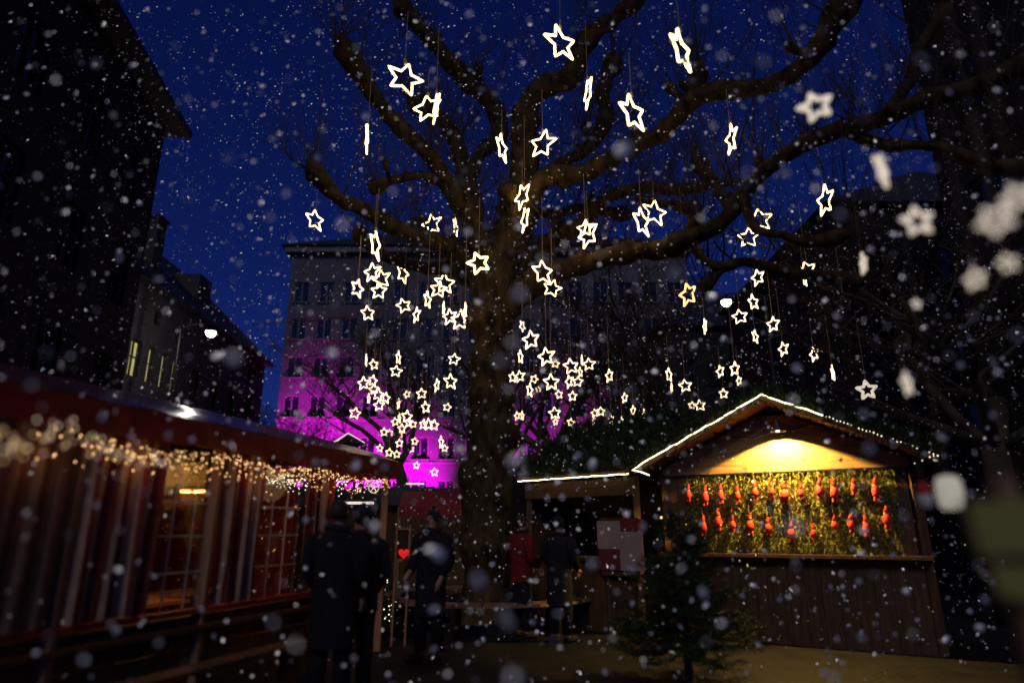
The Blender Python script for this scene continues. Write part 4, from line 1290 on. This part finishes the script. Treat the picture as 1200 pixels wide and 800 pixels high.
# kiosk with pale green window right of the trunk
kb = gx(592, 600, 19)
kk = thing('kiosk', 'small dark kiosk with pale green lit window right of the trunk', 'kiosk', kb)
a, c_ = P(582, 587, 19) - kb, P(599, 570, 19) - kb
mb = MB(); mb.box((.1, .8, 1.5), (2.2, 1.5, 3.0)); mb.build('wall', M['darkplaster'], kk)
mb = MB(); mb.poly([(-1.2, -.1, 3.01), (1.4, -.1, 3.01), (1.4, .8, 3.6), (-1.2, .8, 3.6)]); mb.poly([(-1.2, 1.7, 3.01), (1.4, 1.7, 3.01), (1.4, .8, 3.6), (-1.2, .8, 3.6)]); mb.build('roof', M['slate'], kk)
wk = window_meshes((c_ - a).x, (c_ - a).z, M['darkframe'], M['greenwin'], .03, 1, 0)
put_window(kk, wk, ((a.x + c_.x) / 2, .0, (a.z + c_.z) / 2), 0)
# pavilion roof with light edges behind the tent
pvb = gx(407, 520, 21)
pv = thing('pavilion', 'dark pointed pavilion roof with white light edges behind the tent', 'pavilion', pvb)
ap = P(406, 508, 21) - pvb
lz = (P(392, 521, 21) - pvb).z
rw = 16 * pxm(21, 515)
cs = [Vector((-rw, -rw, lz)), Vector((rw, -rw, lz)), Vector((rw, rw, lz)), Vector((-rw, rw, lz))]
ap = Vector((0, 0, ap.z))
mr = Matrix.Rotation(R(28), 3, 'Z')
cs = [mr @ p for p in cs]
mb = MB()
for k in range(4):
    mb.poly([cs[k], cs[(k + 1) % 4], ap])
mb.poly(cs[::-1])
mb.build('roof', M['darktimber'], pv)
for k in range(4):
    mb = MB(); mb.tube([cs[k] * 1.01, ap + Vector((0, 0, .02))], .016, 5); mb.build('light_strip', M['tube'], pv)
    mb = MB(); mb.bar(Vector((cs[k].x * .95, cs[k].y * .95, 0)), Vector((cs[k].x * .95, cs[k].y * .95, lz)), .08, .08, (1, 0, 0)); mb.build('post', M['wooddark'], pv)
# wooden easel sign with red heart by the tent post
ez = gx(474, 700, 9.7)
es_ = thing('easel_sign', 'small wooden frame sign standing right of the tent post', 'sign', ez)
a, c_ = P(463, 656, 9.7) - ez, P(480, 619, 9.7) - ez
mb = MB()
for x_ in (a.x, c_.x):
    mb.bar((x_, 0, 0), (x_, .06, c_.z + .05), .035, .03, (1, 0, 0))
for z_ in (a.z, c_.z):
    mb.bar((a.x + .02, .03, z_), (c_.x - .02, .03, z_), .03, .035)
mb.build('frame', M['post'], es_)
mb = MB(); mb.box(((a.x + c_.x) / 2, .05, (a.z + c_.z) / 2), (c_.x - a.x - .04, .012, c_.z - a.z - .04)); mb.build('panel', M['darktimber'], es_)
hm = MB()
hv = []
for k in range(20):
    t_ = 2 * math.pi * k / 20
    hv.append((.0048 * 16 * math.sin(t_) ** 3, .0048 * (13 * math.cos(t_) - 5 * math.cos(2 * t_) - 2 * math.cos(3 * t_) - math.cos(4 * t_))))
bi = len(hm.v)
for sgn in (-1, 1):
    ctr = Vector((0, sgn * .04, 0))
    for k in range(20):
        k2 = (k + 1) % 20
        hm.poly([Vector((hv[k][0], 0, hv[k][1])), Vector((hv[k2][0], 0, hv[k2][1])), ctr])
o = hm.build('heart_ornament', M['redglow'])
o.location = P(473, 648, 9.55)
tag(o, 'bright red heart ornament hanging on the wooden frame sign', 'ornament')

# ------------------------------------------------------------------ round slatted bench about the tree
bn = thing('tree_bench', 'round slatted wooden bench running about the foot of the big tree', 'bench', tb)
nseg = 28
for ringi, (r_, zz) in enumerate(((1.55, .45), (1.70, .45), (1.85, .45))):
    for k in range(nseg):
        a0, a1 = 2 * math.pi * k / nseg + .008, 2 * math.pi * (k + 1) / nseg - .008
        mb = MB()
        pts = []
        for z_ in (zz - .02, zz + .02):
            for r2_, a_ in ((r_ - .06, a0), (r_ + .06, a0), (r_ + .06, a1), (r_ - .06, a1)):
                pts.append((r2_ * math.cos(a_), r2_ * math.sin(a_), z_))
        mb.hexa(pts)
        mb.build('slat', M['bench'], bn)
for k in range(14):
    a_ = 2 * math.pi * k / 14
    mb = MB(); mb.bar((1.7 * math.cos(a_), 1.7 * math.sin(a_), 0), (1.7 * math.cos(a_), 1.7 * math.sin(a_), .428), .3, .05, (-math.sin(a_), math.cos(a_), 0)); mb.build('leg', M['metal'], bn)
mb = MB()
mb.lathe([(1.28, 0), (1.28, .12), (1.12, .12), (1.12, 0)], 32)
mb.build('kerb_ring', M['darkplaster'], bn)

# ------------------------------------------------------------------ street lamps and cable
def street_lamp(lab, p, arm, rad, power):
    t = thing('street_lamp', lab, 'street lamp', (p.x + arm, p.y, 0), 0, 'street lamps')
    mb = MB(); mb.tube([(0, 0, 0), (0, 0, .8), (0, 0, p.z + .25)], [.10, .07, .045], 10); mb.build('pole', M['metal'], t)
    mb = MB(); mb.tube([(0, 0, p.z + .22), (-arm * .5, 0, p.z + .42), (-arm, 0, p.z + .32)], .03, 8); mb.build('arm', M['metal'], t)
    mb = MB(); mb.lathe([(.05, .32), (rad * 1.0, .14), (rad * 1.15, .08)], 14, (-arm, 0, p.z)); mb.build('lamp_hood', M['metal'], t)
    mb = MB(); mb.lathe([(rad * .5, -.11), (rad * .95, -.02), (rad * 1.05, .075)], 14, (-arm, 0, p.z)); mb.build('lamp_glass', M['streetlamp'], t, True)
    point('lamp_light', (p.x, p.y, p.z - .3), power, (1, .96, .85), .15, t)
street_lamp('bright white street lamp before the row house at left', P(247, 391, 24), -1.2, .19, 70)
street_lamp('white street lamp glowing behind the big lower right branch', P(851, 355, 22), 1.4, .17, 22)
a, c_ = P(296, 380, 17), P(574, 336, 12.0)
o = MB(); o.tube([Vector((0, 0, 0)).lerp(c_ - a, k / 10) + Vector((0, 0, -.18 * math.sin(math.pi * k / 10))) for k in range(11)], .012, 5)
o = o.build('overhead_cable', M['redcable']); o.location = a
tag(o, 'thin reddish cable stretched from the trunk to the left', 'cable')

# ------------------------------------------------------------------ blurred things at the right edge
# corner ornament and paper lantern
p = P(1083, 580, 3.2)
t = thing('hanging_ornament', 'red and white rounded ornament hanging off the right corner of the hut', 'ornament', p)
mb = MB(); mb.lathe([(.013, -.064), (.032, -.055), (.036, -.02), (.036, .003)], 14); mb.build('body', M['cream'], t, True)
mb = MB(); mb.lathe([(.037, .005), (.035, .032), (.022, .055), (.005, .064)], 14); mb.build('cap', M['orn'], t, True)
o = obj('hanging_wire', WIRE, t); o.location = (0, 0, .06); o.scale = (.2, .2, .7)
p = P(1113, 577, 2.8)
t = thing('paper_lantern', 'cream rounded paper lantern at the right edge beside the hut', 'lantern', p)
mb = MB(); mb.lathe([(.02, -.07), (.043, -.06), (.05, -.02), (.05, .025), (.043, .06), (.02, .07)], 16); mb.build('lamp_shade', glow('lantern_paper', (1, .93, .72), .3, (.7, .68, .58)), t, True)
mb = MB(); mb.lathe([(.02, .071), (.02, .085), (.006, .095)], 10); mb.build('cap', M['metal'], t)
o = obj('hanging_wire', WIRE, t); o.location = (0, 0, .09); o.scale = (.2, .2, .8)
# two olive boards on a post, close to the camera
bp_ = P(1185, 640, 1.5)
t = thing('board_sign', 'blurred olive sign of two boards at the right edge', 'sign', (bp_.x, bp_.y, 0))
def wq(px, py):
    return P(px, py, 1.5) - Vector((bp_.x, bp_.y, 0))
for quad in (((1132, 588), (1262, 578), (1262, 650), (1150, 650)), ((1160, 660), (1262, 666), (1262, 722), (1172, 696))):
    mb = MB()
    f_ = [wq(*q_) for q_ in (quad[3], quad[2], quad[1], quad[0])]
    mb.hexa([f_[0], f_[1], f_[1] + Vector((0, .03, 0)), f_[0] + Vector((0, .03, 0)), f_[3], f_[2], f_[2] + Vector((0, .03, 0)), f_[3] + Vector((0, .03, 0))])
    mb.build('board', M['olive'], t)
mb = MB(); mb.bar((.04, .05, 0), (.04, .05, 1.62), .04, .04, (1, 0, 0)); mb.build('post', M['post'], t)

# ------------------------------------------------------------------ people
def skin_obj(name, V, E, rad, m, parent, root=0, sub=2):
    me = bpy.data.meshes.new(name)
    me.from_pydata(V, E, [])
    me.materials.append(m)
    o = obj(name, me, parent)
    md = o.modifiers.new('skin', 'SKIN')
    md.use_smooth_shade = True
    for i, r in enumerate(rad):
        sv = me.skin_vertices[0].data[i]
        sv.radius = r if hasattr(r, '__len__') else (r, r)
        sv.use_root = (i == root)
    s_ = o.modifiers.new('sub', 'SUBSURF')
    s_.levels = s_.render_levels = sub
    return o

def person(label, loc, rz, h=1.75, coat='coat', hat=None, arm=(.0, .0), stride=0.0, long=False):
    k = h / 1.75
    t = thing('person', label, 'person', loc, rz)
    V, E, Rd = [], [], []
    def add(p, r, link=None):
        V.append((p[0] * k, p[1] * k, p[2] * k)); Rd.append((r[0] * k, r[1] * k) if hasattr(r, '__len__') else r * k)
        if link is not None:
            E.append((link, len(V) - 1))
        return len(V) - 1
    # figure faces +Y
    pel = add((0, 0, .95), (.155, .11))
    wst = add((0, 0, 1.10), (.145, .10), pel)
    chs = add((0, .01, 1.30), (.165, .115), wst)
    nb_ = add((0, 0, 1.46), (.085, .075), chs)
    nk = add((0, .01, 1.53), .055, nb_)
    jw = add((0, .025, 1.585), (.062, .068), nk)
    md = add((0, .015, 1.655), (.075, .093), jw)
    cr = add((0, .005, 1.725), (.058, .075), md)
    hands = []
    for sx, bend in ((-1, arm[0]), (1, arm[1])):
        sh = add((sx * .19, 0, 1.42), .068, chs)
        el = add((sx * .26, -.03 + bend * .06, 1.16), .048, sh)
        wr = add((sx * (.25 - bend * .08), .06 + bend * .22, .93 + bend * .17), .032, el)
        pm = add((sx * (.245 - bend * .09), .085 + bend * .27, .875 + bend * .18), (.04, .022), wr)
        for f_ in range(4):
            b0 = add((sx * (.243 - bend * .09), .06 + f_ * .022 + bend * .28, .845 + bend * .18), .010, pm)
            b1 = add((sx * (.238 - bend * .09), .064 + f_ * .022 + bend * .29, .81 - (.008 if f_ in (1, 2) else 0) + bend * .18), .009, b0)
            add((sx * (.222 - bend * .09), .066 + f_ * .022 + bend * .30, .785 - (.01 if f_ in (1, 2) else 0) + bend * .18), .008, b1)
        th_ = add((sx * .225, .115 + bend * .28, .875 + bend * .18), .010, pm)
        add((sx * .21, .13 + bend * .29, .845 + bend * .18), .009, th_)
    for sx in (-1, 1):
        hp2 = add((sx * .095, 0, .88), .088, pel)
        kn = add((sx * .105, .03 + sx * stride * .2, .49), .062, hp2)
        an = add((sx * .11, -.01 + sx * stride * .35, .10), .042, kn)
        hl_ = add((sx * .115, .03 + sx * stride * .35, .045), .045, an)
        add((sx * .13, .16 + sx * stride * .35, .035), (.042, .032), hl_)
    skin_obj('body', V, E, Rd, M['skin'], t)
    # trousers and boots over the legs
    for sx in (-1, 1):
        lv = [(sx * .09, 0, .96), (sx * .098, .0, .80), (sx * .105, .03 + sx * stride * .2, .49), (sx * .11, -.008 + sx * stride * .34, .12)]
        mb = MB(); mb.tube([Vector(p_) * k for p_ in lv], [.112 * k, .104 * k, .082 * k, .072 * k], 12, lump=.12, seed=sx); mb.build('trouser_leg', M['jeans'], t, True)
        mb = MB(); mb.tube([Vector(p_) * k for p_ in ((sx * .11, -.03 + sx * stride * .35, .045), (sx * .115, .05 + sx * stride * .35, .055), (sx * .13, .17 + sx * stride * .35, .045), (sx * .132, .205 + sx * stride * .35, .035))], [.05 * k, .056 * k, .05 * k, .03 * k], 10); mb.build('boot', M['wool'], t, True)
    # coat: lofted body with sleeves
    cz = .52 if long else .80
    prof = [(cz, .205, .165), (.80 if long else .84, .205, .16), (.98, .20, .155), (1.12, .19, .145), (1.30, .215, .155), (1.40, .205, .14), (1.47, .13, .105), (1.52, .085, .085)]
    mb = MB()
    b0 = 0
    n_ = 18
    for z_, rx, ry in prof:
        for q_ in range(n_):
            a_ = 2 * math.pi * q_ / n_
            f_ = 1 + .05 * noise.noise(Vector((math.cos(a_) * 2, math.sin(a_) * 2, z_ * 6 + h * 9)))
            mb.v.append((rx * f_ * math.cos(a_) * k, ry * f_ * math.sin(a_) * k, z_ * k))
    for i in range(len(prof) - 1):
        for q_ in range(n_):
            q2 = (q_ + 1) % n_
            mb.f.append((i * n_ + q_, i * n_ + q2, (i + 1) * n_ + q2, (i + 1) * n_ + q_)); mb.m.append(0)
    for sx, bend in ((-1, arm[0]), (1, arm[1])):
        mb.tube([Vector(p_) * k for p_ in ((sx * .15, 0, 1.43), (sx * .205, 0, 1.40), (sx * .262, -.03 + bend * .06, 1.16), (sx * (.252 - bend * .08), .055 + bend * .21, .945 + bend * .17))], [.085 * k, .092 * k, .072 * k, .058 * k], 12, lump=.12, seed=h)
    ct_ = mb.build('coat', M[coat], t, True)
    mb = MB(); mb.tube([(.088 * k * math.cos(a_ * .5236), .088 * k * math.sin(a_ * .5236) + .005, (1.525 + .01 * math.sin(a_)) * k) for a_ in range(12)], .033 * k, 8, closed=True); mb.build('scarf', M['wool'], t, True)
    # face pieces
    mb = MB(); mb.tube([Vector((0, .095, 1.675)) * k, Vector((0, .115, 1.645)) * k, Vector((0, .108, 1.632)) * k], [.009 * k, .015 * k, .013 * k], 7); mb.build('nose', M['skin'], t, True)
    for sx in (-1, 1):
        mb = MB(); mb.lathe([(.004, -.009), (.011, 0), (.004, .009)], 8, Vector((sx * .03, .096, 1.672)) * k); mb.build('eye', M['pane'], t, True)
        mb = MB(); mb.tube([Vector((sx * .074, .0, 1.63)) * k, Vector((sx * .086, -.006, 1.66)) * k, Vector((sx * .078, .0, 1.685)) * k], [.008 * k, .014 * k, .01 * k], 6); mb.build('ear', M['skin'], t, True)
    mb = MB(); mb.bar(Vector((-.024, .098, 1.605)) * k, Vector((.024, .098, 1.605)) * k, .008, .01); mb.build('mouth', M['orn'], t)
    cap = [(.088, 1.63), (.098, 1.67), (.094, 1.72), (.07, 1.762), (.03, 1.782), (.004, 1.786)] if hat else [(.075, 1.60), (.09, 1.65), (.088, 1.70), (.072, 1.745), (.04, 1.768), (.004, 1.773)]
    mb = MB(); mb.lathe([(r * k, z_ * k) for r, z_ in cap], 16, (0, -.012 * k, 0)); o = mb.build('knit_hat' if hat else 'hair', M[hat] if hat else M['hair'], t, True)
    if hat:
        mb = MB(); mb.lathe([(.004, 1.775 * k), (.028 * k, 1.79 * k), (.028 * k, 1.81 * k), (.004, 1.825 * k)], 10, (0, -.012 * k, 0)); mb.build('bobble', M[hat], o, True)
    return t

def at(px, py, Y):
    p_ = P(px, py, Y); p_.z = 0
    return p_
person('person in long black coat, left of the pair before the tent', at(394, 650, 6.3), R(-12), 1.76, 'coat', None, (.3, .1), .05, True)
person('person in dark jacket and knit hat, right of the pair before the tent', at(422, 650, 6.6), R(38), 1.70, 'coat2', 'wool', (.6, .2), .0, False)
person('person in dark coat standing right of the wooden frame sign', at(506, 650, 8.6), R(150), 1.74, 'coat', 'wool', (.2, .5), .1, True)
person('person in dark red jacket standing at the stall right of the trunk', at(611, 650, 10.4), R(-60), 1.72, 'coatred', None, (.7, .5), .0, False)
person('person in dark coat at the stall counter left of the posters', at(655, 650, 10.0), R(-35), 1.68, 'coat2', 'wool', (.6, .6), .05, True)

# ------------------------------------------------------------------ falling snow
random.seed(99)
sb = MB()
def flake(p, r):
    # thin ragged plate of clumped crystals, tilted so it glints toward the camera
    base = len(sb.v)
    nz_ = Vector((random.gauss(-.05, .20), -1, random.gauss(.18, .20))).normalized()
    q = nz_.to_track_quat('Z', 'Y').to_matrix() @ Matrix.Rotation(random.uniform(0, 6.28), 3, 'Z')
    sx, sy = random.uniform(.8, 1.35), random.uniform(.5, 1.0)
    k = 7
    for lay in (.06, -.06):
        for i in range(k):
            a = 6.2832 * i / k
            f_ = random.uniform(.65, 1.25)
            sb.v.append(tuple(p + q @ Vector((math.cos(a) * sx * f_, math.sin(a) * sy * f_, lay)) * r))
    for lay, sg in ((0, 1), (1, -1)):
        sb.v.append(tuple(p + q @ Vector((0, 0, sg * .16)) * r))
        c_ = len(sb.v) - 1
        for i in range(k):
            j = (i + 1) % k
            a, b_ = base + lay * k + i, base + lay * k + j
            sb.f.append((a, b_, c_) if sg > 0 else (b_, a, c_)); sb.m.append(0)
    for i in range(k):
        j = (i + 1) % k
        sb.f.append((base + i, base + k + i, base + k + j, base + j)); sb.m.append(0)
for _ in range(30000):
    p = Vector((random.uniform(-11, 11), random.uniform(1.5, 14), random.uniform(0.02, 12)))
    u_ = random.random()
    r = .006 + .006 * random.random() if u_ < .70 else (.011 + .007 * random.random() if u_ < .94 else .017 + .012 * random.random())
    flake(p, r)
for _ in range(420):
    flake(Vector((random.uniform(-4, 4), random.uniform(2.4, 6.0), random.uniform(.2, 6))), random.uniform(.011, .021))
tag(sb.build('falling_snow', M['snow']), 'white snowflakes falling through the whole square', 'snow', kind='stuff')
